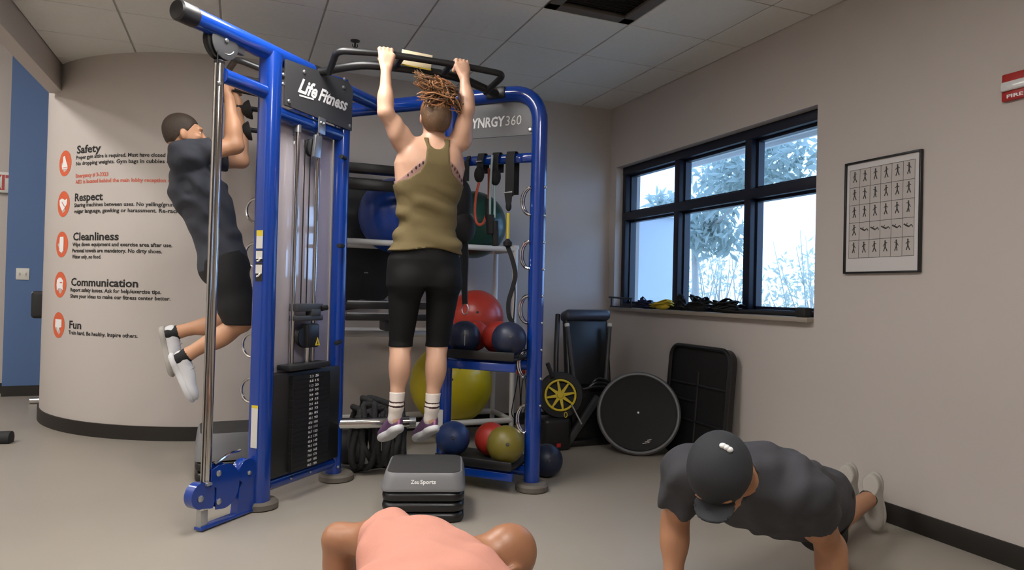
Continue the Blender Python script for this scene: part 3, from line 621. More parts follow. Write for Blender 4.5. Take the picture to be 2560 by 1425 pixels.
pf = thing('machine_base', 'black rubber capped machine foot at the left edge of the floor', 'machine foot', (-1.6, 5.88, 0))
MB().tube([(-2.3, 6.0, .035), (-1.62, 5.90, .035)], .05, 16, flat=.6).build('base_tube', M['black'], pf)
MB().lathe([(.03, 0), (.05, .003), (.052, .02), (.051, .1), (.05, .14)], (-1.47, 5.878, .035), (-1, .147, 0), 16).build('end_cap', M['blackmat'], pf)
MB().box((-2.25, 6.0, .55), (.09, .09, 1.1), bev=.02).build('upright', M['black'], pf)

# ------------------------------------------------------------------ right wall: poster and alarm
po = thing('exercise_poster', 'framed white poster with a grid of small exercise figures on the right wall', 'poster', (3.21, 2.645, 1.325))
PY0, PY1, PZ0, PZ1 = 2.418, 2.876, 1.326, 1.945
MB().box((XR-.006, (PY0+PY1)/2, (PZ0+PZ1)/2), (.008, PY1-PY0-.01, PZ1-PZ0-.01)).build('print_sheet', mat('poster_paper', srgb(205, 201, 200), .35, var=.02), po)
for (y, z, sy_, sz_) in ((PY0, (PZ0+PZ1)/2, .011, PZ1-PZ0+.011), (PY1, (PZ0+PZ1)/2, .011, PZ1-PZ0+.011), ((PY0+PY1)/2, PZ0, PY1-PY0, .011), ((PY0+PY1)/2, PZ1, PY1-PY0, .011)):
    MB().box((XR-.011, y, z), (.02, sy_, sz_), bev=.002).build('frame_rail', M['black'], po)
gx0, gx1, gz0, gz1 = 2.452, 2.852, 1.408, 1.905; px_ = XR-.0104
cell = MB(); M['cell'] = mat('poster_cell_print', srgb(184, 178, 174), .5); M['printink'] = mat('poster_print', srgb(52, 50, 50), .6)
for i in range(6):
    for j in range(5):
        y0, y1 = gx0+(gx1-gx0)*i/6, gx0+(gx1-gx0)*(i+1)/6; z0, z1 = gz0+(gz1-gz0)*j/5, gz0+(gz1-gz0)*(j+1)/5
        MB().box((px_+.0003, (y0+y1)/2, (z0+z1)/2), (.0008, y1-y0-.002, z1-z0-.003)).build('exercise_cell', M['cell'], po, 0)
ln = MB()
for i in range(7): ln.box((px_-.0003, gx0+(gx1-gx0)*i/6, (gz0+gz1)/2), (.0006, .0015, gz1-gz0))
for j in range(6): ln.box((px_-.0003, (gx0+gx1)/2, gz0+(gz1-gz0)*j/5), (.0006, gx1-gx0, .002))
ln.build('grid_lines', M['printink'], po, 0)
r3 = np.random.default_rng(8)
for i in range(6):
    for j in range(5):
        yc, zc = gx0+(gx1-gx0)*(i+.5)/6, gz0+(gz1-gz0)*(j+.58)/5; fg = MB()
        lie = (j == 1 and i < 5); k = 1 if not lie else 0
        def st(a, b, r_): fg.tube([(px_-.0008, yc+a[0], zc+a[1]), (px_-.0008, yc+b[0], zc+b[1])], r_, 5, flat=.1, ref=(1, 0, 0))
        if not lie:
            fg.lathe([(.001, 0), (.0045, 0), (.0045, .0005), (.001, .0005)], (px_-.0008, yc, zc+.027), (-1, 0, 0), 10)
            st((0, .022), (0, -.002), .0045); sw_ = r3.uniform(-.012, .012)
            st((0, .018), (.012, .008+sw_), .002); st((0, .018), (-.012, .008-sw_), .002); st((0, -.002), (.009, -.028), .003); st((0, -.002), (-.009+sw_*.4, -.028), .003)
        else:
            fg.lathe([(.001, 0), (.0045, 0), (.0045, .0005), (.001, .0005)], (px_-.0008, yc+.022, zc+.008), (-1, 0, 0), 10)
            st((.018, .005), (-.004, -.006), .0045); st((-.004, -.006), (-.018, .004), .003); st((-.018, .004), (-.026, -.008), .0025); st((.012, .002), (.004, .014), .002)
        fg.build('exercise_figure', M['printink'], po, 0)
al = thing('fire_alarm', 'red fire alarm strobe high on the right wall at the picture edge', 'fire alarm', (XR-.02, 1.965, 2.09))
MB().box((XR-.012, 1.962, 2.15), (.022, .125, .125), bev=.006).build('back_box', M['red'], al)
MB().box((XR-.030, 1.962, 2.152), (.02, .118, .042), bev=.008, seg=3).build('strobe_lens', mat('strobe_lens', srgb(215, 215, 215), .15, var=.1, vscale=60), al)
v, f = text_fit('FIRE', .07, .016, .03); MB().add([(XR-.0236, 2.0-x, 2.10+y) for x, y in v], f).build('lettering', M['whiteink'], al, 0)


# ------------------------------------------------------------------ step platforms
def ring_sq(wd, r_, z_, c, rz, dp=None): 
    ca, sa = math.cos(rz), math.sin(rz); return [(c[0]+x*ca-y*sa, c[1]+x*sa+y*ca, z_) for x, y in rounded(wd, dp or wd, r_, 4)]
def stack_rings(mb, rings, cap0=True, cap1=True):
    n = len(rings[0]); v = [p for r_ in rings for p in r_]; f = []
    for i in range(len(rings)-1):
        for k in range(n): f.append((i*n+k, i*n+(k+1) % n, (i+1)*n+(k+1) % n, (i+1)*n+k))
    if cap0: f.append(tuple(range(n))[::-1])
    if cap1: f.append(tuple((len(rings)-1)*n+k for k in range(n)))
    return mb.add(v, f)
M['riser'] = mat('black_riser_plastic', srgb(24, 24, 25), .35, var=.1, bump=.05, bscale=200)
M['stepgrey'] = mat('grey_step_plastic', srgb(122, 122, 125), .4, var=.04, bump=.05, bscale=240)
M['steptop'] = mat('step_rubber_top', srgb(54, 53, 52), .75, var=.1, bump=.3, bscale=160)
def riser(label, c, rz, z0, ht, wd, group):
    t = thing('step_riser', label, 'step riser', (c[0], c[1], z0), group)
    prof = [(.92, .0), (.985, .12), (1.0, .35), (1.0, .62), (.975, .86), (.92, 1.0), (.78, 1.0), (.76, .7), (.76, .0)]
    body = MB(); stack_rings(body, [ring_sq(wd*k, .06*k, z0+ht*h, c, rz) for k, h in prof], False, False)
    n = len(ring_sq(wd, .06, 0, c, rz)); body.f += [(8*n+k, 8*n+(k+1) % n, (k+1) % n, k) for k in range(n)]
    body.build('frame_ring', M['riser'], t, 50)
    for a in range(4):
        an = rz+math.pi/4+a*math.pi/2; p = (c[0]+wd*.52*math.cos(an), c[1]+wd*.52*math.sin(an))
        MB().lathe([(.02, 0), (.026, .004), (.026, ht*.9), (.018, ht)], (p[0], p[1], z0), seg=12).build('corner_lug', M['riser'], t)
    return t
def platform(label, c, rz, z0, ht, wd, group, logo=None):
    t = thing('step_platform', label, 'exercise step', (c[0], c[1], z0), group)
    prof = [(.99, .0, .05), (1.0, .06, .055), (.995, .18, .055), (.95, .70, .06), (.925, .93, .06), (.905, 1.0, .055)]
    stack_rings(MB(), [ring_sq(wd*k, r_, z0+ht*h, c, rz) for k, h, r_ in prof]).build('skirt', M['stepgrey'], t, 40)
    stack_rings(MB(), [ring_sq(wd*.875, .05, z0+ht, c, rz), ring_sq(wd*.87, .05, z0+ht+.004, c, rz)]).build('rubber_top', M['steptop'], t)
    if logo:
        u = np.array([math.cos(rz), math.sin(rz), 0]); w_ = np.array([-math.sin(rz), math.cos(rz), 0])
        a0 = np.array([c[0], c[1], 0])-w_*wd*.4975+np.array([0, 0, z0+ht*.16]); a1 = np.array([c[0], c[1], 0])-w_*wd*.475+np.array([0, 0, z0+ht*.70]); up_ = nrm(a1-a0); nn_ = np.cross(u, up_)
        for (txt, x0, wd_, b_) in logo:
            v, f = text_fit(txt, wd_, .020, b_); MB().add([a0+u*(x0+x)+up_*(.026+y)+nn_*.0016 for x, y in v], f).build('lettering', M['whiteink'], t, 0)
    return t
SC, SR = (.955, 3.515), -.31
for k, (lb) in enumerate(('black step riser lowest in the centre stack on the floor', 'middle black step riser of the centre stack', 'black step riser directly under the grey lettered platform')):
    riser(lb, SC, SR, k*.052, .051, .415, 'black risers under the centre step')
platform('grey step platform with white lettering, on top of the centre stack', SC, SR, .158, .09, .425, 'grey step platforms', [('Zeu', -.062, .042, .02), ('Sports', -.015, .078, .03)])
SC2, SR2 = (.0, 4.60), .05
for k, lb in enumerate(('black step riser on the floor behind the chrome column', 'upper black step riser behind the chrome column')): riser(lb, SC2, SR2, k*.062, .06, .42, 'black risers behind the column')
platform('grey step platform on two risers behind the chrome column', SC2, SR2, .125, .16, .425, 'grey step platforms')

# ------------------------------------------------------------------ white ball rack against the back wall
rk = thing('ball_rack', 'white tube rack for large exercise balls against the back wall', 'ball rack', (1.24, 5.16, 0))
RX0, RX1, RYF, RYB = .42, 2.03, 4.95, 5.38
for z_ in (1.51, .845, .165):
    for y_ in (RYF, RYB): MB().tube([(RX0, y_, z_), (RX1, y_, z_)], .022, 14).build('rail', M['white'], rk)
    for x_ in (RX0, RX1): MB().tube(fillet([(x_, RYF, z_), (x_, RYF-.0001, z_), (x_, RYB, z_)], .01), .021, 12).build('side_rail', M['white'], rk)
for x_ in (RX0, RX1):
    for y_ in (RYF, RYB): MB().tube([(x_, y_, .0), (x_, y_, 1.53)], .021, 14).build('upright', M['white'], rk)
    for y_ in (RYF, RYB): MB().lathe([(.03, 0), (.032, .01), (.026, .03)], (x_, y_, 0), seg=14).build('foot_cap', M['offwhite'], rk)
    MB().lathe([(.026, 0), (.03, .015), (.026, .03), (.001, .032)], (x_, RYF, 1.51), seg=14).build('elbow_cap', M['white'], rk)
def exball(name, label, c, r_, m, group, cat='exercise ball', grooves=0):
    t = thing(name, label, cat, (c[0], c[1], c[2]-r_), group)
    prof = []
    for i in range(49):
        a = math.pi*i/48; rr = r_
        if grooves and abs(math.sin(a*grooves)) < .16 and .5 < a < 2.64: rr = r_*.993
        prof.append((rr*math.sin(a), -rr*math.cos(a)))
    MB().lathe(prof, c, (.15, -.2, 1), 48).build('shell', m, t, 60)
    ax = nrm((-.25, -.85, .2)); MB().lathe([(.001, .004), (.009, .003), (.011, -.002)], np.array(c)+ax*r_, ax, 12).build('valve_plug', M['dgrey'], t)
    return t
M['bball'] = mat('blue_ball_vinyl', srgb(22, 62, 150), .28, var=.05); M['gball'] = mat('green_ball_vinyl', srgb(22, 62, 52), .3, var=.05)
M['yball'] = mat('yellow_ball_vinyl', srgb(196, 178, 30), .3, var=.05); M['rball'] = mat('red_ball_vinyl', srgb(190, 62, 48), .33, var=.06)
M['navyball'] = mat('navy_medicine_ball', srgb(30, 38, 62), .42, var=.1, bump=.15, bscale=300); M['bluemed'] = mat('blue_medicine_ball', srgb(40, 62, 112), .42, var=.1, bump=.15, bscale=300)
M['redmed'] = mat('red_medicine_ball', srgb(178, 50, 38), .42, var=.08, bump=.15, bscale=300); M['olivemed'] = mat('olive_medicine_ball', srgb(112, 102, 34), .42, var=.08, bump=.15, bscale=300)
YM = (RYF+RYB)/2
def rest_z(rail, r_): return rail+math.sqrt((r_+.0225)**2-((RYB-RYF)/2)**2)
exball('exercise_ball', 'large blue exercise ball on the top rails of the white rack', ((1.125,5.165,1.745)[0], YM, rest_z(1.51, .29)), .29, M['bball'], 'large exercise balls', grooves=14)
exball('exercise_ball', 'dark green exercise ball on the top rails behind the hanging bands', ((1.744,5.165,1.673)[0], YM, rest_z(1.51, .268)), .268, M['gball'], 'large exercise balls', grooves=14)
exball('exercise_ball', 'large yellow exercise ball on the lowest rails of the rack', ((1.595,5.165,0.458)[0], YM, rest_z(.165, .325)), .325, M['yball'], 'large exercise balls', grooves=14)
exball('exercise_ball', 'red exercise ball on the middle rails behind the medicine balls', ((1.79,5.165,0.957)[0], YM, rest_z(.845, .222)), .222, M['rball'], 'large exercise balls', grooves=14)
SH1, SH2 = .786, .156
exball('medicine_ball', 'navy medicine ball with a pale stripe, left on the upper blue shelf', cd(.428, .085, SH1+.1015), .101, M['navyball'], 'medicine balls on the blue shelves', 'medicine ball')
exball('medicine_ball', 'plain navy medicine ball beside the right post, upper blue shelf', cd(.125, .10, SH1+.1045), .104, M['navyball'], 'medicine balls on the blue shelves', 'medicine ball')
exball('medicine_ball', 'red medicine ball between the two navy ones on the upper shelf', cd(.265, -.055, SH1+.102), .1015, M['redmed'], 'medicine balls on the blue shelves', 'medicine ball')
exball('medicine_ball', 'red medicine ball behind the striped navy one on the upper shelf', cd(.465, -.12, SH1+.1005), .1, M['redmed'], 'medicine balls on the blue shelves', 'medicine ball')
exball('medicine_ball', 'blue medicine ball at the left of the lower shelf', cd(.498, .07, SH2+.1055), .105, M['bluemed'], 'medicine balls on the blue shelves', 'medicine ball')
exball('medicine_ball', 'red medicine ball in the middle of the lower shelf', cd(.292, -.045, SH2+.1025), .102, M['redmed'], 'medicine balls on the blue shelves', 'medicine ball')
exball('medicine_ball', 'olive medicine ball at the right of the lower shelf', cd(.13, .1, SH2+.113), .112, M['olivemed'], 'medicine balls on the blue shelves', 'medicine ball')
exball('medicine_ball', 'navy medicine ball on the floor behind the right post', (1.862, 3.93, .1035), .1035, M['navyball'], 'medicine balls', 'medicine ball')
nb0 = [o for o in bpy.data.objects if o.get('label', '').startswith('navy medicine ball with a pale')][0]
cc = np.array(cd(.428, .085, SH1+.1015)); vw = nrm(np.array([0, 0, 1.165])-cc); side = nrm(np.cross(vw, Z3)); upv = np.cross(side, vw)
MB().tube([cc+.1018*nrm(vw*math.cos(a)+upv*math.sin(a)+side*-.02) for a in np.linspace(-.5, .42, 10)], .005, 6, flat=.4).build('stripe', M['offwhite'], nb0)
rb = [o for o in bpy.data.objects if o.get('label', '').startswith('red medicine ball between')][0]
cc = np.array(cd(.265, -.055, SH1+.102)); vw = nrm(np.array([0, 0, 1.165])-cc); side = -nrm(np.cross(vw, Z3)); upv = -np.cross(side, vw)
v, f = text_fit('2', .018, .028, .05); MB().add([cc+.1022*nrm(vw+side*(x-.02)/.1+upv*(y-.02)/.1) for x, y in v], f).build('number', M['whiteink'], rb, 0)

# ------------------------------------------------------------------ black shelving frame left of the ball rack
bs = thing('storage_frame', 'black metal storage frame with trays between the weight tower and the white rack', 'shelf unit', (1.0, 4.80, 0))
BX0, BX1 = .66, 1.36; BU = 1.09
for x_ in (BX0, BU): MB().box((x_, 4.80, 1.02), (.05, .05, 2.04), bev=.006).build('upright', M['black'], bs)
MB().box(((BX0+BX1)/2, 4.80, 2.012), (BX1-BX0+.04, .10, .06), bev=.006).build('top_beam', M['black'], bs)
bm_ = MB().box(((BX0+BX1)/2, 4.765, 1.895), (BX1-BX0+.04, .06, .075), bev=.012).build('cross_beam', M['black'], bs)
MB().box((1.0, 4.731, 1.895), (.012, .01, .078), bev=.002).build('beam_seam', M['blackmat'], bm_)
MB().lathe([(.001, .006), (.009, .004), (.011, 0)], (1.075, 4.734, 1.897), (0, -1, 0), 12).build('beam_bolt', M['steel'], bm_)
wp = thing('wall_panel', 'black board on the back wall behind the blue exercise ball', 'board', (.98, 5.52, 1.0)); MB().prism([(.70, 5.5, 2.06), (1.22, 5.5, 2.06), (1.22, 5.5, 1.2), (1.06, 5.5, 1.03), (.70, 5.5, .98)], (0, .045, 0)).build('panel', M['black'], wp); MB().box((.96, 5.49, 1.30), (.03, .02, .008)).build('hinge', M['steel'], wp)
for (z_, nm) in ((1.045, 'tray'), (.965, 'tray')):
    tr_ = MB().box(((BX0+BX1)/2, 4.76, z_), (BX1-BX0-.04, .26, .012), bev=.003).build(nm, M['black'], bs)
    MB().box(((BX0+BX1)/2, 4.628, z_+.012), (BX1-BX0-.04, .012, .045), bev=.004).build('tray_lip', M['black'], tr_)
    MB().tube([(BX0+.03, 4.626, z_+.038), (BX1-.03, 4.626, z_+.038)], .006, 8).build('lip_trim', M['steel'], tr_)
MB().box((1.07, 4.80, .915), (.22, .2, .075), bev=.012).build('drawer_box', M['dgrey'], bs)
for k, (x_, w_) in enumerate(((.80, .05), (.86, .035), (.90, .05), (.95, .06), (1.03, .05))):
    rr_ = thing('small_accessory', ['round black clip left on the black tray', 'pale looped cord on the black tray', 'small clear plastic clip on the black tray', 'black folded strap on the black tray', 'white crumpled wipe on the black tray'][k], 'accessory', (x_, 4.70, 1.052), 'odds and ends on the tray')
    if k in (1, 2): MB().tube([(x_+.02*math.cos(a)*w_/.04, 4.70+.02*math.sin(a), 1.064+.011*math.sin(2*a+k)) for a in np.linspace(0, 6.1, 18)], .0045, 6).build('loop', M['offwhite'] if k == 1 else M['steel'], rr_)
    elif k == 4:
        MB().ball((x_, 4.70, 1.065), (.035, .025, .013), 12, 8).build('wad', M['whiteink'], rr_)
    else: MB().lathe([(.01, 0), (.03, .004), (.034, .02), (.024, .04), (.008, .045)], (x_, 4.70, 1.053), seg=14).build('body', M['blackmat'], rr_); 

# ------------------------------------------------------------------ bands and straps on the hanger bar
M['tubeorange'] = mat('orange_tubing', srgb(196, 84, 62), .35); M['tubeteal'] = mat('pale_teal_tubing', srgb(150, 170, 172), .35); M['tubeyellow'] = mat('yellow_tubing', srgb(206, 186, 52), .35)
M['webbing'] = mat('black_webbing', srgb(20, 20, 22), .75, var=.15, bump=.3, bscale=400)
def C(s_, z_, o=.05): return np.array(cd(s_, o, z_))
def strap(mb, pts, wd, th, face=(D3[0], D3[1], 0)):
    """flat webbing along pts; wide across the path, thin towards face"""
    P = [np.asarray(p, float) for p in pts]; n_ = nrm(face); v = []; f = []
    for i, p in enumerate(P):
        t_ = nrm(P[min(i+1, len(P)-1)]-P[max(i-1, 0)]); b_ = nrm(np.cross(t_, n_)); m_ = np.cross(b_, t_)
        w2 = wd/2 if np.isscalar(wd) else wd[i]/2
        v += [p+b_*w2+m_*th/2, p-b_*w2+m_*th/2, p-b_*w2-m_*th/2, p+b_*w2-m_*th/2]
    for i in range(len(P)-1):
        for k in range(4): f.append((4*i+k, 4*i+(k+1) % 4, 4*i+4+(k+1) % 4, 4*i+4+k))
    f += [(3, 2, 1, 0), tuple(4*(len(P)-1)+k for k in range(4))]; return mb.add(v, f)
def over_bar(s_, zt, L1, L2, wd, mb):
    """webbing folded over the hanger bar"""
    P = [C(s_, zt-L1, .062), C(s_, zt-.02, .062), C(s_, zt+.012, .045), C(s_, zt+.016, .02), C(s_, zt+.01, -.012), C(s_, zt-.03, -.02), C(s_, zt-L2, -.02)]
    return strap(mb, P, wd, .005)
o1 = thing('resistance_band', 'orange resistance tube with black handles on the blue hanger bar', 'resistance band', C(.36, 1.6), 'bands on the hanger bar')
h1 = MB(); over_bar(.362, 2.005, .13, .10, .045, h1); h1.ball(C(.365, 1.885, .065), (.032, .03, .05), 16, 12); h1.build('handle', M['webbing'], o1)
MB().box(C(.365, 1.965, .07), (.04, .006, .007), ax=(N3, D3, Z3)).build('handle_trim', M['steel'], o1)
MB().tube(smooth_path([C(.362, 1.845, .065), C(.385, 1.76, .06), C(.393, 1.66, .055), C(.383, 1.60, .055), C(.36, 1.578, .055), C(.335, 1.60, .04), C(.315, 1.70, .03), C(.318, 1.80, .02), C(.325, 1.93, .01)], 5), .0085, 8).build('tube', M['tubeorange'], o1)
h2 = MB(); h2.tube([C(.318, 1.735, .035), C(.31, 1.62, .045)], .016, 10); h2.build('lower_handle', M['webbing'], o1)
o2 = thing('resistance_band', 'pale teal resistance tube with black handles on the blue hanger bar', 'resistance band', C(.27, 1.5), 'bands on the hanger bar')
h1 = MB(); over_bar(.262, 2.005, .10, .10, .045, h1); h1.ball(C(.262, 1.87, .05), (.034, .03, .055), 16, 12); h1.build('handle', M['webbing'], o2)
MB().tube(smooth_path([C(.27, 1.995, .085), C(.272, 1.90, .092), C(.283, 1.76, .075), C(.288, 1.62, .06)], 5), .0075, 8).build('tube', M['tubeteal'], o2)
MB().tube(smooth_path([C(.268, 1.86, .05), C(.263, 1.72, .05), C(.262, 1.62, .05)], 4), .0075, 8).build('tube', M['tubeteal'], o2)
h2 = MB(); h2.tube([C(.287, 1.635, .058), C(.278, 1.52, .06)], .027, 12); h2.tube([C(.262, 1.60, .045), C(.25, 1.45, .05)], .022, 12); h2.build('lower_handle', M['webbing'], o2)
o3 = thing('suspension_strap', 'black suspension strap with a yellow tube hanging beside the right post', 'suspension strap', C(.165, .9), 'bands on the hanger bar')
h1 = MB(); over_bar(.163, 2.005, .26, .24, .055, h1); h1.build('webbing_loop', M['webbing'], o3)
MB().tube([C(.195, 1.765, .07), C(.14, 1.77, .07)], .005, 8).build('buckle', M['steel'], o3)
h1 = MB(); strap(h1, [C(.165, 1.765, .07), C(.165, 1.72, .066), C(.165, 1.66, .06)], [.05, .04, .016], .008); h1.ball(C(.165, 1.685, .062), (.018, .018, .03), 10, 8); h1.build('clip', M['webbing'], o3)
MB().tube([C(.167, 1.645, .06), C(.166, 1.49, .06)], .0095, 10).build('tube', M['tubeyellow'], o3)
MB().lathe([(.01, -.02), (.026, -.012), (.028, .008), (.014, .022), (.008, .03)], C(.166, 1.46, .06), seg=14).build('tube_stop', M['webbing'], o3)
h1 = MB(); strap(h1, smooth_path([C(.166, 1.445, .06), C(.14, 1.38, .055), C(.115, 1.28, .05), C(.13, 1.20, .05), C(.155, 1.11, .05), C(.15, 1.03, .05), C(.125, .985, .05)], 5), .026, .008); h1.tube(smooth_path([C(.12, 1.26, .052), C(.113, 1.15, .052), C(.118, 1.02, .052), C(.125, .985, .05)], 5), .004, 6); h1.build('strap_tail', M['webbing'], o3)
o4 = thing('suspension_strap', 'black pouch of folded suspension straps with a carabiner beside the woman', 'suspension strap', C(.46, 1.1), 'bands on the hanger bar')
h1 = MB(); strap(h1, [C(.455, 2.0, .0), C(.455, 2.005, .03), C(.452, 1.97, .06), C(.458, 1.85, .06)], [.025, .025, .028, .04], .012); h1.ball(C(.478, 1.72, .065), (.065, .05, .14), 20, 14); h1.ball(C(.462, 1.56, .065), (.075, .055, .10), 20, 14); h1.build('pouch', M['webbing'], o4)
h1 = MB(); strap(h1, smooth_path([C(.45, 1.50, .065), C(.445, 1.35, .06), C(.45, 1.2, .055), C(.448, 1.09, .05)], 4), .035, .01); strap(h1, smooth_path([C(.47, 1.50, .07), C(.475, 1.36, .06), C(.47, 1.24, .055), C(.452, 1.09, .05)], 4), .016, .01); h1.build('straps', M['webbing'], o4)
MB().tube([C(.447+.022*math.cos(a), 1.06+.034*math.sin(a), .05) for a in np.linspace(0, 2*math.pi, 18)[:-1]], .004, 6, closed=True).build('carabiner', M['steel'], o4)

# ------------------------------------------------------------------ battle rope over the low chrome bar
M['rope'] = mat('black_rope', srgb(34, 34, 35), .8, var=.35, vscale=60, bump=.9, bscale=110)
pr_ = []; rr4 = np.random.default_rng(21)
for k in range(17):
    cx_ = rr4.uniform(.70, 1.0); cy_ = 4.335-.155*(cx_-.6); tilt = rr4.uniform(-.16, .16); tw = rr4.uniform(-.7, .7)
    hz = .400+rr4.uniform(0, .05)+(.05 if k % 6 == 1 else 0); wdx = rr4.uniform(.05, .13); bot = rr4.uniform(.03, .12); dep = rr4.uniform(.05, .085)
    for a in np.linspace(0, 2*math.pi, 12, endpoint=False):
        zz_ = (hz+bot)/2+(hz-bot)/2*math.cos(a); sw_ = math.sin(a)
        pr_.append((cx_+wdx*sw_*math.sin(tw)+tilt*(zz_-.35)+rr4.normal()*.008, cy_+dep*sw_*math.cos(tw)*1.1+rr4.normal()*.006, zz_))
rope = thing('battle_rope', 'thick black battle rope coiled over the low chrome bar', 'rope', (.9, 4.2, 0))
MB().tube(smooth_path(pr_, 3), .0195, 9).build('coils', M['rope'], rope, 60)
tl = MB(); tl.tube(smooth_path([(.60, 4.42, .03), (.72, 4.36, .025), (.88, 4.40, .03), (1.0, 4.33, .028), (1.12, 4.36, .03), (1.10, 4.28, .03)], 6), .021, 9); tl.build('tail', M['rope'], rope, 60)
kb = thing('sandbag', 'black weighted bag on the floor under the rope', 'weight bag', (.72, 4.62, 0))
MB().ball((.72, 4.62, .12), (.13, .11, .12), 20, 12).build('bag_body', M['blackmat'], kb); MB().tube(smooth_path([(.64, 4.58, .20), (.66, 4.57, .27), (.78, 4.57, .27), (.80, 4.58, .20)], 5), .012, 8).build('handle', M['webbing'], kb)

# ------------------------------------------------------------------ corner by the window: balance trainer, folded bench, wheel, platform
bo = thing('balance_trainer', 'round black balance trainer with a grey rim standing on edge', 'balance trainer', (2.72, 4.2, 0))
n_b = nrm((-.50, -.74, .26)); u_b = nrm(np.array([0, 0, 1])-n_b*n_b[2]); RB = .305
cb = np.array([2.735, 4.235, 0])+u_b*(RB+.002); cb[2] = RB*u_b[2]+.006
rb2 = np.cross(u_b, n_b); MB().tube([cb+(RB-.016)*(math.cos(a)*rb2+math.sin(a)*u_b) for a in np.linspace(0, 2*math.pi, 64, endpoint=False)], .019, 10, closed=True, flat=1.3, ref=n_b).build('rim', M['grey'], bo)
MB().lathe([(.001, .012), (.06, .0125), (RB-.055, .016), (RB-.03, .028), (RB-.035, -.02), (.001, -.02)], cb, n_b, 56).build('base_plate', mat('black_base_plastic', srgb(20, 20, 20), .75, var=.1), bo)
MB().lathe([(.001, .02), (.008, .018), (.01, .012)], cb, n_b, 12).build('valve', M['steel'], bo)
MB().lathe([(RB-.03, -.025)]+[((RB-.03)*math.cos(a), -.025-.2*math.sin(a)) for a in np.linspace(.1, 1.57, 9)], cb, n_b, 40).build('dome', M['blackmat'], bo)
lab = MB(); 
for k in range(3): lab.box(cb+n_b*.017-u_b*(.215-.012*k)+np.cross(u_b, n_b)*(.06+.012*k), (.05-.01*k, .002, .004), ax=(np.cross(u_b, n_b)*1+u_b*.25, n_b, u_b))
lab.build('print', M['offwhite'], bo)
st_ = thing('stacked_platform', 'black ribbed exercise platform leaning on its edge against the right wall', 'exercise platform', (3.1, 4.04, 0))
lean = nrm((.075, 0, 1)); wy = np.array([0, 1, 0]); nx_ = np.cross(wy, lean)
pc0 = np.array([3.075, 4.045, .01])
def pl(y_, z_, x_=0): return pc0+wy*y_+lean*z_-nx_*x_
outl = [(x, y+.40) for x, y in rounded(.68, .80, .09, 6)]
MB().prism([pl(a, b, 0) for a, b in outl], nx_*.045).build('panel', M['black'], st_)
rim = MB(); rim.tube([pl(a*.985, .4+(b-.4)*.985, .012) for a, b in outl], .017, 8, closed=True); rim.build('rim', M['black'], st_)
for (a0, b0, a1, b1) in ((0, .04, 0, .62), (-.31, .52, .31, .52), (-.31, .26, .31, .26), (.0, .40, .31, .40)):
    MB().tube([pl(a0, b0, .004), pl(a1, b1, .004)], .011, 6).build('rib', M['black'], st_)
fb = thing('folding_bench', 'tall folded black exercise bench standing in the corner below the window', 'bench', (2.65, 4.85, 0))
pb0, pb1 = np.array([2.62, 4.80, .42]), np.array([2.672, 4.98, 1.03]); ub = nrm(pb1-pb0); rb_ = np.array([.999, .05, 0]); fb_ = nrm(np.cross(rb_, ub))
MB().box((pb0+pb1)/2, (.40, .07, .62), ax=(rb_, fb_, ub), bev=.025, seg=4).build('backrest_pad', M['riser'], fb)
MB().box(pb1-ub*.04+np.array([0, -.02, .0]), (.43, .13, .09), ax=(rb_, fb_, ub), bev=.035, seg=4).build('headrest_pad', mat('bench_vinyl', srgb(62, 66, 78), .35, var=.08), fb)
for sx in (-1, 1):
    a_ = np.array([2.64+sx*.195, 4.84, .92]); b_ = np.array([2.60+sx*.12, 4.70, .33])
    lg = MB().tube([a_, b_], .017, 12).build('strut', M['dgrey'], fb); MB().lathe([(.018, -.012), (.021, 0), (.018, .014), (.001, .016)], a_, a_-b_, 12).build('strut_cap', M['offwhite'], lg)
    MB().tube(smooth_path([(2.64+sx*.215, 4.97, 1.0), (2.60+sx*.235, 4.86, .6), (2.60+sx*.24, 4.80, .03)], 5), .02, 10).build('side_frame', M['black'], fb)
MB().box((2.62, 4.80, .24), (.42, .30, .40), bev=.02).build('folded_seat', M['riser'], fb)
MB().box((2.62, 4.80, .025), (.50, .36, .05), bev=.015).build('base_frame', M['black'], fb)
MB().box((2.47, 4.60, .20), (.055, .035, .46), ax=((.75, -.1, -.6), (0, 1, 0), (.6, .05, .75)), bev=.008).build('foot_bar', M['dgrey'], fb)
MB().box((2.44, 4.62, .17), (.03, .03, .40), ax=((.75, -.1, -.6), (0, 1, 0), (.6, .05, .75)), bev=.008).build('foot_bar', M['black'], fb)
for k in range(3): MB().tube(smooth_path([(2.48+.03*k, 4.62, .44), (2.60, 4.60, .46+.03*k), (2.76, 4.62, .43+.02*k)], 5), .012, 8).build('cord', M['black'], fb)
yw = thing('spoked_trainer', 'black floor trainer with a yellow spoked wheel beside the right post', 'exercise machine', (2.27, 4.62, 0))
wc = np.array((2.272,4.58,0.407)); na = nrm((-.42, -.9, .12))
MB().lathe([(.11, -.05), (.165, -.045), (.175, 0), (.165, .045), (.125, .05), (.115, .03)], wc-na*.05, na, 40).build('tyre', M['blackmat'], yw)
whl = MB(); ua = nrm(np.array([0, 0, 1])-na*na[2]); ra = np.cross(ua, na)
MB().tube([wc+.112*(math.cos(a)*ra+math.sin(a)*ua) for a in np.linspace(0, 2*math.pi, 40, endpoint=False)], .009, 8, closed=True).build('wheel_rim', M['yellow'], yw)
for k in range(8):
    a = k*math.pi/4+.2; dv = math.cos(a)*ra+math.sin(a)*ua; strap(MB(), [wc+dv*.02, wc+dv*.11], [.026, .012], .008, na).build('spoke', M['yellow'], yw)
MB().lathe([(.001, .012), (.022, .01), (.026, -.006)], wc, na, 16).build('hub', M['yellow'], yw)
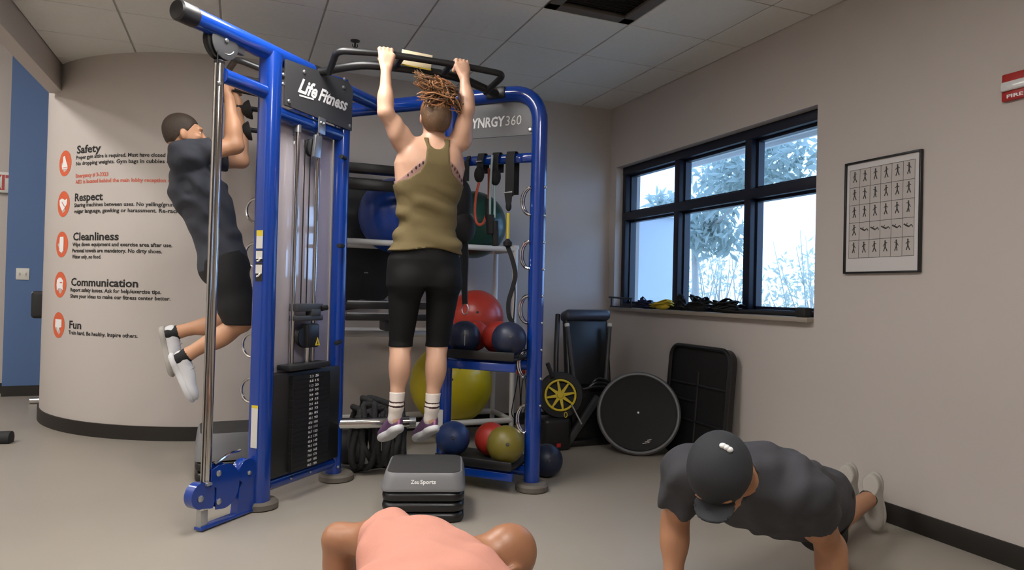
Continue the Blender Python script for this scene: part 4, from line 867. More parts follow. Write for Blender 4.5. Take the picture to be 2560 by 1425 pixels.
MB().box((2.24, 4.63, .12), (.22, .20, .24), bev=.03, seg=3).build('housing', M['black'], yw)
MB().tube([wc+np.array([-.06, .02, .14]), wc+np.array([-.10, .03, .24])], .016, 10).build('handle', M['blackmat'], yw)
MB().tube([wc+np.array([.05, -.09, -.06]), wc+np.array([.12, -.12, -.20])], .007, 8).build('pin', M['steel'], yw)
MB().tube([wc+np.array([.0+.012*math.cos(a), -.095, -.13+.02*math.sin(a)]) for a in np.linspace(0, 6.28, 12, endpoint=False)], .003, 6, closed=True).build('tag_loop', M['yellow'], yw)
MB().box((2.24, 4.525, .045), (.035, .01, .03), bev=.003).build('red_tag', M['red'], yw)

for k, (dx, lb) in enumerate(((.0, 'jump rope with a red handle hanging at the near end of the white rack'), (.05, 'second jump rope with a red handle hanging at the white rack corner'))):
    jr = thing('jump_rope', lb, 'jump rope', (2.06+dx, 4.90, .2), 'jump ropes on the rack'); x_ = 2.055+dx
    MB().tube(smooth_path([(x_, 4.905, .845), (x_+.004, 4.90, .78), (x_, 4.895, .66)], 4), .004, 6).build('cord', M['webbing'], jr)
    MB().lathe([(.006, 0), (.012, .01), (.0125, .1), (.010, .13), (.005, .135)], (x_, 4.895, .53), seg=12).build('handle', M['red'], jr)
    MB().tube(smooth_path([(x_, 4.895, .53), (x_-.02, 4.89, .40), (x_-.05+.03*k, 4.885, .24), (x_-.02, 4.88, .2), (x_+.02, 4.885, .3), (x_+.01, 4.895, .52)], 6), .004, 6).build('loop', M['webbing'], jr)
# ------------------------------------------------------------------ things on the window sill
def strap_pile(name, label, cat, c, sz, n, seed, m, wd=.03, group='gear on the window sill', extra=None):
    t = thing(name, label, cat, (c[0], c[1], c[2]), group); r5 = np.random.default_rng(seed)
    for q in range(3):
        P = []; a = r5.uniform(0, 6)
        for k in range(n):
            a += r5.uniform(.7, 2.2); rad = r5.uniform(.3, 1)
            P.append((c[0]+sz[0]*rad*math.cos(a)*.5, c[1]+sz[1]*rad*math.sin(a)*.5, c[2]+.012+sz[2]*r5.uniform(0, 1)*(1-.55*rad)))
        strap(MB(), smooth_path(P, 5), wd, .006, (.3, .2, 1)).build('strap', m, t, 60)
    MB().ball((c[0], c[1], c[2]+sz[2]*.26), (sz[0]*.32, sz[1]*.36, sz[2]*.26), 16, 10).build('bundle', m, t)
    return t
SZ = WZ0+.0155
M['bluestrap'] = mat('navy_webbing', srgb(28, 38, 78), .7, var=.2, bump=.3, bscale=300); M['yellowstrap'] = mat('yellow_webbing', srgb(214, 190, 60), .65, var=.12, bump=.3, bscale=300)
sb = thing('pull_up_handle', 'dark blue metal handle frame at the far end of the sill', 'handle frame', (3.2, 5.25, SZ), 'gear on the window sill')
MB().tube([(3.17, 5.41, SZ+.006), (3.17, 5.05, SZ+.006)], .006, 8).build('lower_bar', M['navy'], sb)
for y_ in (5.39, 5.22, 5.06): MB().tube([(3.17, y_, SZ), (3.17, y_, SZ+.085)], .0075, 8).build('leg', M['navy'], sb)
MB().tube([(3.17, 5.43, SZ+.088), (3.17, 5.05, SZ+.08)], .0085, 8).build('upper_bar', M['navy'], sb)
strap_pile('strap_bundle', 'navy webbing strap heaped on the sill beside the handle frame', 'strap', (3.225, 4.93, SZ), (.11, .24, .11), 9, 31, M['bluestrap'])
strap_pile('strap_bundle', 'bright yellow webbing strap heaped on the sill', 'strap', (3.21, 4.66, SZ), (.12, .28, .11), 10, 32, M['yellowstrap'], .035)
strap_pile('strap_bundle', 'black strap bundle on the sill right behind the yellow one', 'strap', (3.245, 4.445, SZ), (.09, .12, .15), 8, 35, M['webbing'])
strap_pile('strap_bundle', 'black strap heap on the sill below the middle panes', 'strap', (3.215, 4.20, SZ), (.13, .32, .15), 11, 33, M['webbing'])
strap_pile('strap_bundle', 'black strap heap on the sill below the right mullion', 'strap', (3.215, 3.88, SZ), (.13, .34, .12), 11, 34, M['webbing'])
fh = thing('foam_handle', 'black tube handle lying at the near end of the sill', 'handle', (3.21, 3.38, SZ), 'gear on the window sill')
MB().tube([(3.20, 3.72, SZ+.018), (3.205, 3.20, SZ+.018)], .014, 10).build('tube', M['webbing'], fh)
MB().box((3.205, 3.165, SZ+.03), (.06, .09, .06), bev=.012).build('end_block', M['blackmat'], fh)


# ------------------------------------------------------------------ smooth organic bodies: distance fields meshed by surface nets
F4 = np.float32
def A3(p): return np.asarray(p, float)
def rc(a, b, ra, rb, k=.02):
    """tapered limb segment"""
    a, b = A3(a), A3(b); ab_ = b-a; L2 = max(ab_@ab_, 1e-9)
    def f(P):
        q = P-a; t = np.clip((q@ab_)/L2, 0, 1); return np.linalg.norm(q-t[:, None]*ab_, axis=1)-(ra+(rb-ra)*t)
    return (f, (a+b)/2, np.linalg.norm(ab_)/2+max(ra, rb), k)
def el(c, rad, axes=None, k=.02):
    """ellipsoid; axes: three unit vectors"""
    c = A3(c); rad = A3(rad); R_ = np.eye(3) if axes is None else np.array([nrm(x) for x in axes])
    def f(P):
        q = (P-c)@R_.T; k0 = np.linalg.norm(q/rad, axis=1); k1 = np.linalg.norm(q/rad**2, axis=1)+1e-9; return k0*(k0-1)/k1
    return (f, c, rad.max(), k)
def loft(O, U, R_, Fv, secs, k=.03):
    """torso: elliptical sections (height, side offset, front offset, half width, half depth) along axis U"""
    O = A3(O); U = nrm(U); R_ = nrm(A3(R_)-U*(A3(R_)@U)); Fv = nrm(A3(Fv)-U*(A3(Fv)@U)-R_*(A3(Fv)@R_)); S = np.array(secs, float)
    hs = S[:, 0]
    def f(P):
        q = P-O; h = q@U; x = q@R_; y = q@Fv; hc = np.clip(h, hs[0], hs[-1])
        cx, cy, w_, d_ = (np.interp(hc, hs, S[:, i]) for i in (1, 2, 3, 4))
        kk = (np.abs((x-cx)/w_)**2.25+np.abs((y-cy)/d_)**2.25)**(1/2.25); d = (kk-1)*np.minimum(w_, d_)
        e = np.abs(h-hc); return np.where(e > 0, np.sqrt(np.maximum(d, 0)**2+e**2)+np.minimum(d, 0)*0, d)
    mid = O+U*(hs[0]+hs[-1])/2; return (f, mid, (hs[-1]-hs[0])/2+S[:, 3].max()+.06, k)
def union(prims, P, far=.10):
    d = np.full(len(P), 1.0); c0 = (P.max(0)+P.min(0))/2; r0 = float(np.linalg.norm(P.max(0)-c0))
    small = r0 < .3
    for (f, c, r_, k) in prims:
        if small:
            if np.linalg.norm(c-c0) > r_+far+r0: continue
            b = f(P); h = np.maximum(k-np.abs(d-b), 0)/k; d = np.minimum(d, b)-h*h*k*.25; continue
        i = np.nonzero(((P-c)**2).sum(1) < (r_+far)**2)[0]
        if not len(i): continue
        b = f(P[i]); a = d[i]; h = np.maximum(k-np.abs(a-b), 0)/k; d[i] = np.minimum(a, b)-h*h*k*.25
    return d
def field(prims, grow=0.0, clip=None, wrinkle=None):
    def f(P):
        d = union(prims, P)-grow
        if wrinkle is not None: d = d-wrinkle(P)
        if clip is not None: d = np.maximum(d, clip(P))
        return d
    return f
def smin(a, b, k): h = np.maximum(k-np.abs(a-b), 0)/k; return np.minimum(a, b)-h*h*k*.25
def tee_field(trunk, sleeves, grow, hem, neck, wrinkle=None):
    """short-sleeved shirt: trunk cut at the hem, each sleeve (prims, shoulder, elbow, length) cut across the arm, neck hole (a, b, r)"""
    na, nb_, nr = A3(neck[0]), A3(neck[1]), neck[2]; nab = nb_-na
    def f(P):
        d = np.maximum(union(trunk, P)-grow, hem(P))
        for (pr, sh, e_, L) in sleeves: ax_ = nrm(A3(e_)-A3(sh)); d = smin(d, np.maximum(union(pr, P)-grow, (P-sh)@ax_-L), .03)
        if wrinkle is not None: d = d-wrinkle(P)
        t = np.clip(((P-na)@nab)/(nab@nab), 0, 1.6); return np.maximum(d, nr-np.linalg.norm(P-na-t[:, None]*nab, axis=1))
    return f
def bounds(prims, pad=.03):
    lo = np.min([c-r_ for (_, c, r_, _) in prims], 0)-pad; hi = np.max([c+r_ for (_, c, r_, _) in prims], 0)+pad; return lo, hi
OFF8 = np.array([(i, j, k) for i in (0, 1) for j in (0, 1) for k in (0, 1)])
EDG = [(a, b) for a in range(8) for b in range(a+1, 8) if np.abs(OFF8[a]-OFF8[b]).sum() == 1]
def mesh_field(f, lo, hi, h):
    lo = np.asarray(lo, float); n = np.ceil((np.asarray(hi)-lo)/h).astype(int)+1; B = 12
    nb = -(-n//B); n = nb*B
    g = np.stack(np.meshgrid(*[np.arange(m) for m in nb], indexing='ij'), -1).reshape(-1, 3)
    cen = lo+(g*B+(B-1)/2)*h; dc = f(cen); rad = .5*math.sqrt(3)*B*h*1.35+.012
    arr = np.ones(n, F4)
    loc = np.stack(np.meshgrid(*[np.arange(B)]*3, indexing='ij'), -1).reshape(-1, 3)
    keep = np.abs(dc) < rad
    for gi in g[(dc <= -rad)]:
        s = gi*B; arr[s[0]:s[0]+B, s[1]:s[1]+B, s[2]:s[2]+B] = -1
    gk = g[keep]
    for c0 in range(0, len(gk), 1):
        ch = gk[c0:c0+1]; P = lo+((ch*B)[:, None, :]+loc[None])*h; dv = f(P.reshape(-1, 3)).reshape(len(ch), B, B, B)
        for gi, bl in zip(ch, dv):
            s = gi*B; arr[s[0]:s[0]+B, s[1]:s[1]+B, s[2]:s[2]+B] = bl
    s = arr < 0
    cnt = np.zeros(np.array(s.shape)-1, np.int8)
    for o in OFF8: cnt += s[o[0]:s.shape[0]-1+o[0], o[1]:s.shape[1]-1+o[1], o[2]:s.shape[2]-1+o[2]]
    idx = np.argwhere((cnt > 0) & (cnt < 8))
    if not len(idx): return np.zeros((0, 3)), np.zeros((0, 4), int)
    val = np.stack([arr[tuple((idx+o).T)] for o in OFF8], 1); acc = np.zeros((len(idx), 3)); num = np.zeros(len(idx))
    for a, b in EDG:
        va, vb = val[:, a], val[:, b]; m = (va < 0) != (vb < 0); t = np.where(m, va/np.where(m, va-vb, 1), 0)
        acc += np.where(m[:, None], OFF8[a]+t[:, None]*(OFF8[b]-OFF8[a]), 0); num += m
    V_ = lo+h*(idx+acc/num[:, None])
    ids = np.full(cnt.shape, -1, np.int32); ids[tuple(idx.T)] = np.arange(len(idx)); Q = []
    for ax_ in range(3):
        b_, c_ = (ax_+1) % 3, (ax_+2) % 3; e = np.zeros(3, int); e[ax_] = 1
        s0 = s[tuple(slice(0, -1) if i == ax_ else slice(None) for i in range(3))]; s1 = s[tuple(slice(1, None) if i == ax_ else slice(None) for i in range(3))]
        p = np.argwhere(s0 != s1); p = p[(p[:, b_] > 0) & (p[:, c_] > 0) & (p[:, b_] < cnt.shape[b_]) & (p[:, c_] < cnt.shape[c_])]
        eb = np.zeros(3, int); eb[b_] = 1; ec = np.zeros(3, int); ec[c_] = 1
        q = np.stack([ids[tuple((p-x).T)] for x in (0*eb, eb, eb+ec, ec)], 1)
        fl = s[tuple(p.T)]; q[~fl] = q[~fl][:, ::-1]; Q.append(q)
    Q = np.concatenate(Q); Q = Q[(Q >= 0).all(1)]
    return V_, Q
def field_obj(name, f, lo, hi, h, m, parent, extra=None):
    v, q = mesh_field(f, lo, hi, h)
    off = np.array(world_loc(parent)) if parent is not None else 0
    me = bpy.data.meshes.new(name); me.vertices.add(len(v)); me.vertices.foreach_set('co', (v-off).ravel())
    me.loops.add(len(q)*4); me.loops.foreach_set('vertex_index', q.ravel().astype(np.int32)); me.polygons.add(len(q))
    me.polygons.foreach_set('loop_start', np.arange(0, len(q)*4, 4, dtype=np.int32))
    me.update(calc_edges=True); me.validate(); me.polygons.foreach_set('use_smooth', [True]*len(me.polygons)); me.materials.append(m)
    o = bpy.data.objects.new(name, me); COL.objects.link(o)
    if parent is not None: o.parent = parent
    return o

def head_prims(c, up, fw, sc=1.0, k=.02):
    """skull, jaw, nose, brow, lips, chin and ears"""
    up = nrm(up); fw = nrm(A3(fw)-up*(A3(fw)@up)); rt = np.cross(fw, up); c = A3(c); ax_ = (rt, fw, up)
    g = lambda r_, f_, u_: c+(rt*r_+fw*f_+up*u_)*sc
    P = [el(g(0, -.008, .018), A3((.0745, .095, .098))*sc, ax_, k), el(g(0, .03, -.045), A3((.056, .06, .07))*sc, ax_, .03), el(g(0, .062, -.082), A3((.03, .024, .024))*sc, ax_, .025),
         rc(g(0, .088, .012), g(0, .106, -.022), .008*sc, .013*sc, .012), el(g(0, .085, .03), A3((.055, .014, .012))*sc, ax_, .02), el(g(0, .088, -.052), A3((.022, .012, .009))*sc, ax_, .008)]
    for s in (-1, 1):
        P.append(el(g(s*.078, -.012, -.008), A3((.010, .02, .031))*sc, (nrm(rt+fw*.35*s*-1*-1), fw, up), .008)); P.append(el(g(s*.043, .07, -.018), A3((.022, .016, .016))*sc, ax_, .02))
    return P, g
def eyes(parent, g, sc=1.0):
    for s in (-1, 1): MB().ball(g(s*.031, .0735, .008), .0105*sc, 12, 8).build('eye', M['whiteink'], parent)
def grip_hand(bar, e1, fw, up, wrist, sc=1.0, br=.019):
    """hand closed over a bar: e1 along the bar (towards the thumb), fw beyond the bar, up"""
    bar, e1, fw, up, wrist = A3(bar), nrm(e1), nrm(fw), nrm(up), A3(wrist); P = []
    for i, L in enumerate((.96, 1.0, .95, .8)):
        o_ = bar+e1*(.032-.0212*i)*sc; r_ = (.0096, .0099, .0096, .0086)[i]*sc; R0 = br+r_*.9
        K = o_-fw*(R0*.75)+up*(R0*.95); P1 = o_+up*(R0*1.12)+fw*.006; P2 = o_+fw*(R0*1.05)+up*.004; P3 = o_+fw*(R0*.35)-up*(R0*1.0)
        P += [rc(K, P1, r_*1.16, r_*1.04, .003), rc(P1, P2, r_*1.04, r_, .003), rc(P2, P3, r_, r_*.85, .003), rc(wrist+e1*(.014-.009*i)*sc, K-up*.014, .0165*sc, .0115*sc, .008)]
    tb = bar+e1*.036*sc-fw*(br+.018)-up*.012; tm = bar+e1*.042*sc-up*(br+.012)-fw*.008; tt = bar+e1*.026*sc-up*(br+.010)+fw*.022
    P += [rc(wrist+e1*.012*sc, tb, .017*sc, .0145*sc, .012), rc(tb, tm, .0135*sc, .0115*sc, .008), rc(tm, tt, .0112*sc, .0095*sc, .006)]
    P.append(el((wrist+bar)/2-fw*.014+up*.008, (.038*sc, .019*sc, .042*sc), (e1, fw, up), .015)); return P
def flat_hand(c, fw, rt, wrist, s=1):
    """hand pressed on the floor: fw towards the fingertips, rt the thumb side times s"""
    c, fw, rt, wrist = A3(c), nrm(fw), nrm(rt), A3(wrist); up = np.array([0, 0, 1.]); P = [el(c+up*.016, (.042, .05, .016), (rt, fw, up), .015), rc(wrist, c+up*.02-fw*.03, .027, .022, .02)]
    for i, L in enumerate((.066, .074, .068, .054)):
        k0 = c+rt*(.032-.021*i)+fw*.042+up*.014; d_ = nrm(fw+rt*(.22-.14*i)); m_ = k0+d_*L*.55+up*.006; P += [rc(k0, m_, .0105, .0095, .008), rc(m_, k0+d_*L-up*.004, .0095, .008, .004)]
    t0 = c+rt*.034-fw*.02+up*.014; t1 = t0+nrm(rt+fw*.45)*.045; P += [rc(t0, t1, .014, .0115, .01), rc(t1, t1+nrm(rt*.6+fw)*.028, .0115, .0095, .006)]; return P
def shoe(parent, heel, toe, up, mu, ms, ml, sc=1.0, name='shoe', accent=None):
    """trainer: heel and toe on the sole line, up away from the sole"""
    heel, toe = A3(heel), A3(toe); fw = nrm(toe-heel); L = np.linalg.norm(toe-heel); up = nrm(A3(up)-fw*(A3(up)@fw)); rt = np.cross(fw, up); ax_ = (rt, fw, up)
    g = lambda r_, f_, u_: heel+rt*r_+fw*f_*L+up*u_
    prims = [el(g(0, .16, .055), (.036, .05, .05), ax_, .02), el(g(0, .40, .05), (.04, .085, .042), ax_, .03), el(g(0, .74, .034), (.046, .085, .032), ax_, .03), rc(g(0, .16, .07), g(0, .2, .095), .036, .034, .02)]
    floor_ = lambda P: -((P-heel)@up-.012)
    col = lambda P: np.maximum((P-g(0, .2, .088))@nrm(up*1.0+fw*-.15), -1)
    body = field(prims, 0, lambda P: np.maximum(floor_(P), col(P))); lo, hi = bounds(prims, .02)
    o = field_obj(name, body, lo, hi, .006, mu, parent)
    sp = [el(g(0, .16, .012), (.038, .055, .03), ax_, .02), el(g(0, .5, .012), (.036, .12, .03), ax_, .03), el(g(0, .76, .012), (.049, .085, .03), ax_, .03)]
    sl = field(sp, 0, lambda P: np.abs((P-heel)@up-.008)-.017); lo, hi = bounds(sp, .02); so = field_obj('sole', sl, lo, hi, .006, ms, o)
    so_off = world_loc(o)
    lc = MB()
    for i in range(4): lc.tube(smooth_path([g(-.028, .42+.075*i, .075-.007*i), g(0, .40+.075*i, .100-.010*i), g(.028, .42+.075*i, .075-.007*i)], 4), .0038, 6)
    lc.build('laces', ml, o)
    if accent is not None:
        ac = field(prims, .002, lambda P: np.maximum(np.maximum(floor_(P), col(P)), np.abs((P-g(0, .05, 0))@rt)-.009)); lo, hi = bounds(prims, .02)
        field_obj('heel_stripe', lambda P: np.maximum(ac(P), (P-g(0, .22, 0))@fw), lo, hi, .006, accent, o)
    return o
M['skin_a'] = mat('fair_skin', srgb(208, 164, 138), .4, var=.08, vscale=14, bump=.06, bscale=300)
M['skin_b'] = mat('light_tan_skin', srgb(196, 146, 112), .5, var=.08, vscale=14, bump=.06, bscale=300)
M['skin_d'] = mat('brown_tan_skin', srgb(158, 110, 80), .42, var=.1, vscale=14, bump=.06, bscale=300)
M['skin_c'] = mat('tan_skin', srgb(176, 126, 94), .48, var=.1, vscale=14, bump=.06, bscale=300)
M['olive'] = mat('olive_knit', srgb(104, 90, 56), .85, var=.1, vscale=9, bump=.25, bscale=420)
M['leggings'] = mat('black_leggings', srgb(14, 14, 14), .75, var=.1, bump=.1, bscale=400, spec=.25)
M['slate'] = mat('slate_tee', srgb(56, 59, 68), .85, var=.1, vscale=9, bump=.25, bscale=420)
M['charcoal'] = mat('charcoal_tee', srgb(60, 60, 65), .85, var=.1, vscale=9, bump=.25, bscale=420)
M['shorts'] = mat('black_shorts', srgb(20, 20, 21), .85, var=.1, bump=.2, bscale=300)
M['salmon'] = mat('salmon_tee', srgb(196, 136, 118), .85, var=.06, vscale=9, bump=.25, bscale=420)
M['hair_b'] = mat('brown_hair', srgb(100, 75, 52), .5, var=.35, vscale=40, bump=.6, bscale=160)
M['hair_l'] = mat('light_brown_hair', srgb(168, 118, 78), .45, var=.35, vscale=30, bump=.4, bscale=160)
M['hair_d'] = mat('dark_brown_hair', srgb(58, 46, 36), .6, var=.3, vscale=60, bump=.7, bscale=260)
M['shoewhite'] = mat('white_shoe_mesh', srgb(214, 214, 216), .6, var=.04, bump=.2, bscale=400)
M['shoegrey'] = mat('grey_shoe_mesh', srgb(172, 168, 160), .7, var=.08, bump=.3, bscale=400)
M['purple'] = mat('purple_shoe_mesh', srgb(108, 76, 112), .6, var=.3, vscale=30, bump=.3, bscale=400)
M['pink'] = mat('pink_trim', srgb(196, 130, 168), .6)
M['sock'] = mat('white_sock', srgb(220, 210, 202), .85, var=.04, bump=.3, bscale=300)
M['sockstripe'] = mat('dark_sock_stripe', srgb(58, 34, 34), .85)
M['bra'] = mat('taupe_strappy_top', srgb(152, 118, 108), .7, var=.45, vscale=70)
def crease(dirs, amp, seed=0, floor=-.007):
    """soft folds: a few slanted waves fading in and out"""
    r_ = np.random.default_rng(seed); W_ = [(nrm(A3(d_)+r_.normal(size=3)*.15), fr, r_.uniform(0, 6), r_.normal(size=3)) for d_, fr in dirs]
    def f(P):
        o = np.zeros(len(P))
        for d_, fr, ph, md in W_: o += np.sin((P@d_)*fr+ph+1.3*np.sin(P@md*9))*(.5+.5*np.sin(P@np.roll(md, 1)*7+ph))
        return np.maximum(amp*o/len(W_), floor)
    return f


# ------------------------------------------------------------------ woman hanging from the pull-up bar, seen from behind
H_ = .0065
wm = thing('person', 'woman in olive tank top and black capri leggings hanging from the pull-up bar', 'person', (0.952,3.72,0.363))
UPZ = np.array([0, 0, 1.])
wrL, elL, shL = A3((0.716,3.655,2.362)), A3((0.718,3.64,2.124)), A3((0.829,3.71,1.994))
wrR, elR, shR = A3((1.157,3.64,2.377)), A3((1.171,3.62,2.193)), A3((1.159,3.7,2.027))
hd = A3((1.01,3.71,2.14)); nk = A3((1.01,3.71,1.968)); pel = A3((0.979,3.73,1.249))
hipL, hipR = A3((0.873,3.73,1.19)), A3((1.09,3.73,1.196)); knL, knR = A3((0.855,3.74,0.848)), A3((1.062,3.73,0.838)); anL, anR = A3((0.834,3.71,0.519)), A3((1.034,3.7,0.508))
rtv = nrm((1, -.1, .03)); fwv = nrm((.1, 1, 0)); barv = nrm(BAR_R-BAR_L)
S_ = [(-0.0561, 0.0, 0, 0.198, 0.118), (0.0, 0.0, 0, 0.205, 0.12), (0.0904, -0.0006, 0, 0.198, 0.115), (0.1809, 0.0055, 0, 0.165, 0.098), (0.2939, 0.0086, 0, 0.15, 0.086), (0.407, 0.0051, 0, 0.16, 0.09), (0.52, 0.0104, 0, 0.188, 0.1), (0.6218, 0.0162, 0, 0.204, 0.104), (0.7009, 0.0204, 0, 0.185, 0.092), (0.7576, 0.0265, 0, 0.11, 0.07), (0.803, 0.031, 0, 0.055, 0.05)]   # height, side, front, half width, half depth
torso = [loft(pel, (0, 0, 1), (1, 0, 0), fwv, S_, .03)]
for s, sh, c in ((-1, shL, 0), (1, shR, 0)):   # shoulder blades and glutes
    torso.append(el((sh+A3((0.988,3.66,1.849)))/2+A3((s*.01, -.01, -.03)), (.065, .035, .085), ((1, 0, 0), (0, 1, 0), (s*-.2, 0, 1)), .03))
    torso.append(rc(sh+A3((-s*.005, .01, 0)), nk+A3((s*.03, 0, -.01)), .045, .042, .03))
glut = [el(hipL+A3((.01, -.045, .02)), (.09, .08, .095), None, .03), el(hipR+A3((-.01, -.045, .02)), (.09, .08, .095), None, .03)]
legs = []
for hp_, kn_, an_, s in ((hipL, knL, anL, -1), (hipR, knR, anR, 1)):
    legs += [rc(hp_+A3((0, 0, .0)), kn_, .092, .056, .03), rc(kn_, an_, .056, .034, .02), el(kn_+(an_-kn_)*.30+A3((0, -.018, 0)), (.059, .062, .115), None, .025), el(kn_+A3((0, .01, 0)), (.05, .055, .06), None, .02)]
    legs += [rc(an_, an_+A3((-.004, .005, -.06)), .034, .03, .015), rc(an_+A3((-.004, .005, -.07)), an_+A3((-.02, .11, -.14)), .028, .022, .015)]
arms = []
for sh, e_, w_, s in ((shL, elL, wrL, -1), (shR, elR, wrR, 1)):
    arms += [el(sh+A3((s*.012, -.008, .02)), (.058, .055, .07), None, .03), rc(sh, e_, .051, .041, .025), el(sh+(e_-sh)*.42+A3((s*.002, -.008, 0)), (.044, .05, .075), None, .02), rc(e_, w_, .041, .026, .02), el(e_+(w_-e_)*.28+A3((s*.002, .0, 0)), (.043, .045, .075), None, .02)]
hands = grip_hand(BAR_L, barv, (0, 1, 0), UPZ, wrL)+grip_hand(BAR_R, -barv, (0, 1, 0), UPZ, wrR)
hp_, gh = head_prims(hd, (-.0, -.22, 1), (.05, 1, .2), .98)
neck = [rc(hd+A3((0, .01, -.05)), nk+A3((0, 0, -.02)), .05, .056, .03)]
allp = torso+glut+legs+arms+hands+hp_+neck; lo, hi = bounds(allp)
field_obj('body', field(allp), lo, hi, .0056, M['skin_a'], wm); eyes(wm, gh, .98)
# tank top: racer back
zh = (0.982,3.72,1.389)[2]; z_arm = (0.972,3.72,1.749)[2]; z_top = (1.013,3.72,1.957)[2]
def tank_clip(P):
    cx = np.interp(P[:, 2], [pel[2], nk[2]], [pel[0], nk[0]]); x = np.abs(P[:, 0]-cx-.004)
    wlim = np.interp(P[:, 2], [z_arm-.02, z_arm, z_arm+.03, z_arm+.075, z_arm+.13, z_top, z_top+.06], [.40, .24, .15, .092, .07, .062, .075])
    hem = zh+.012*np.sin((P[:, 0]-.9)*16)-.02*(P[:, 0]-cx)
    neckc = .045-np.sqrt((P[:, 0]-nk[0])**2+(P[:, 2]-(z_top+.04))**2)
    return np.maximum(np.maximum(np.maximum(x-wlim, hem-P[:, 2]), P[:, 2]-(z_top+.06)), neckc)
tt = torso+glut; lo, hi = bounds(tt)
flare = lambda P: .012*np.clip((zh+.13-P[:, 2])/.13, 0, 1)
wk = crease([((.15, 0, 1), 70), ((-.35, .1, 1), 48), ((.5, 0, 1), 60)], .014, 5, -.004)
def tank_wr(P): return flare(P)+wk(P)*np.clip((z_arm+.02-P[:, 2])/.10, 0, 1)
field_obj('tank_top', field(tt, .009, tank_clip, tank_wr), lo, hi, .0065, M['olive'], wm)
def bra_clip(P):
    cx = np.interp(P[:, 2], [pel[2], nk[2]], [pel[0], nk[0]]); x = np.abs(P[:, 0]-cx-.004)
    top_ = np.interp(x, [.05, .08, .12, .16, .2], [z_arm+.15, z_arm+.138, z_arm+.105, z_arm+.06, z_arm+.02])
    return np.maximum(np.maximum(P[:, 2]-top_, (top_-.075)-P[:, 2]), z_arm-.06-P[:, 2])
field_obj('sports_top', field(torso, .0045, bra_clip), lo, hi, .0065, M['bra'], wm)
pts_ = MB()
for s in (-1, 1):
    for k in range(6):
        x = .065+.018*k; zt_ = np.interp(x, [.05, .08, .12, .16, .2], [z_arm+.15, z_arm+.138, z_arm+.105, z_arm+.06, z_arm+.02]); cx = np.interp(zt_, [pel[2], nk[2]], [pel[0], nk[0]])+.004
        Pp = np.array([[cx+s*x, y, zt_-.018] for y in np.linspace(3.45, 3.75, 120)]); dd = union(torso, Pp)-.005; j = int(np.argmax(dd < 0)); pts_.ball((Pp[j, 0], Pp[j, 1], Pp[j, 2]), (.0055, .003, .010), 8, 6)
pts_.build('top_cutouts', M['sockstripe'], wm)
zk = (0.953,3.73,0.852)[2]; zw = (0.981,3.72,1.425)[2]
lg = torso+glut+legs[:4]+legs[6:10]; lo, hi = bounds(lg); lo[2] = zk-.05
field_obj('leggings', field(lg, .0055, lambda P: np.maximum(zk-P[:, 2], P[:, 2]-zw)), lo, hi, .0065, M['leggings'], wm)
for an_, kn_, nm in ((anL, knL, 'sock'), (anR, knR, 'sock')):
    sk = [rc(kn_+(an_-kn_)*.70, an_, .041, .0355, .02), rc(an_, an_+A3((-.006, .012, -.065)), .036, .034, .015)]; lo, hi = bounds(sk, .02)
    so = field_obj('sock', field(sk, .003, lambda P: P[:, 2]-(an_[2]+.085)), lo, hi, .006, M['sock'], wm)
    for dz in (.012, .034): field_obj('sock_stripe', field(sk, .0042, lambda P: np.abs(P[:, 2]-(an_[2]+dz)-.1*(P[:, 1]-an_[1]))-.006), lo, hi, .005, M['sockstripe'], so)
    hl = an_+A3((.012, -.035, -.115)); shoe(wm, hl, hl+A3((-.04, .225, -.105)), (.0, .05, 1), M['purple'], M['shoewhite'], M['pink'], name='shoe', accent=M['pink'])
# hair pulled into a swinging ponytail
hc = [el(hd+A3((0, -.02, .028)), (.082, .102, .1), None, .02)]; lo, hi = bounds(hc, .03); nzv = crease([((1, .2, .1), 160), ((.9, -.3, .4), 120)], .003, 3)
hr = field_obj('hair', field(hc+[el(hd+A3((0, -.04, -.01)), (.078, .08, .09), None, .03)], 0, lambda P: np.maximum((hd[2]-.085-.0*P[:, 0])-P[:, 2], (P[:, 1]-hd[1]-.05)+.35*(hd[2]-P[:, 2])), nzv), lo-.02, hi+.02, .006, M['hair_b'], wm)
r6 = np.random.default_rng(17); root = A3((1.006,3.66,2.227)); pt = [MB(), MB()]
MB().tube([root+A3((.02*math.cos(a), .0, .02*math.sin(a))) for a in np.linspace(0, 6.28, 14, endpoint=False)], .007, 8, closed=True).build('hair_tie', M['ink'], hr)
END = [(0.88,3.6,2.33), (0.87,3.6,2.294), (0.892,3.58,2.304), (0.908,3.57,2.234), (0.895,3.6,2.212), (0.938,3.56,2.271), (0.93,3.58,2.188), (0.99,3.57,2.285), (1.025,3.57,2.233), (1.057,3.57,2.215), (1.095,3.58,2.196), (1.128,3.6,2.171), (1.074,3.6,2.267), (0.965,3.58,2.315), (0.878,3.62,2.351)]
MIDS = [(1.017,3.6,2.272), (1.046,3.58,2.238), (0.993,3.6,2.313), (1.074,3.6,2.28)]
for k in range(260):
    e_ = A3(END[r6.integers(len(END))])+r6.normal(size=3)*.012; m_ = A3(MIDS[r6.integers(len(MIDS))])+r6.normal(size=3)*.016
    p = smooth_path([root+r6.normal(size=3)*.008, root*.45+m_*.55+A3((.012, -.01, .01)), m_, (m_+e_)/2+r6.normal(size=3)*.014, e_], 4); n_ = len(p)
    ph = r6.uniform(0, 6); p = [q+A3((.006*math.sin(ph+i*.9), .004*math.cos(ph+i*.8), .006*math.cos(ph+i*.9))) for i, q in enumerate(p)]
    pt[k % 2].tube(p, [.0058*(1-.75*i/n_)+.0006 for i in range(n_)], 5)
ec_, er_ = hd+A3((0, -.02, .028)), A3((.0825, .1025, .1005)); rd_ = nrm((root-ec_)/er_)
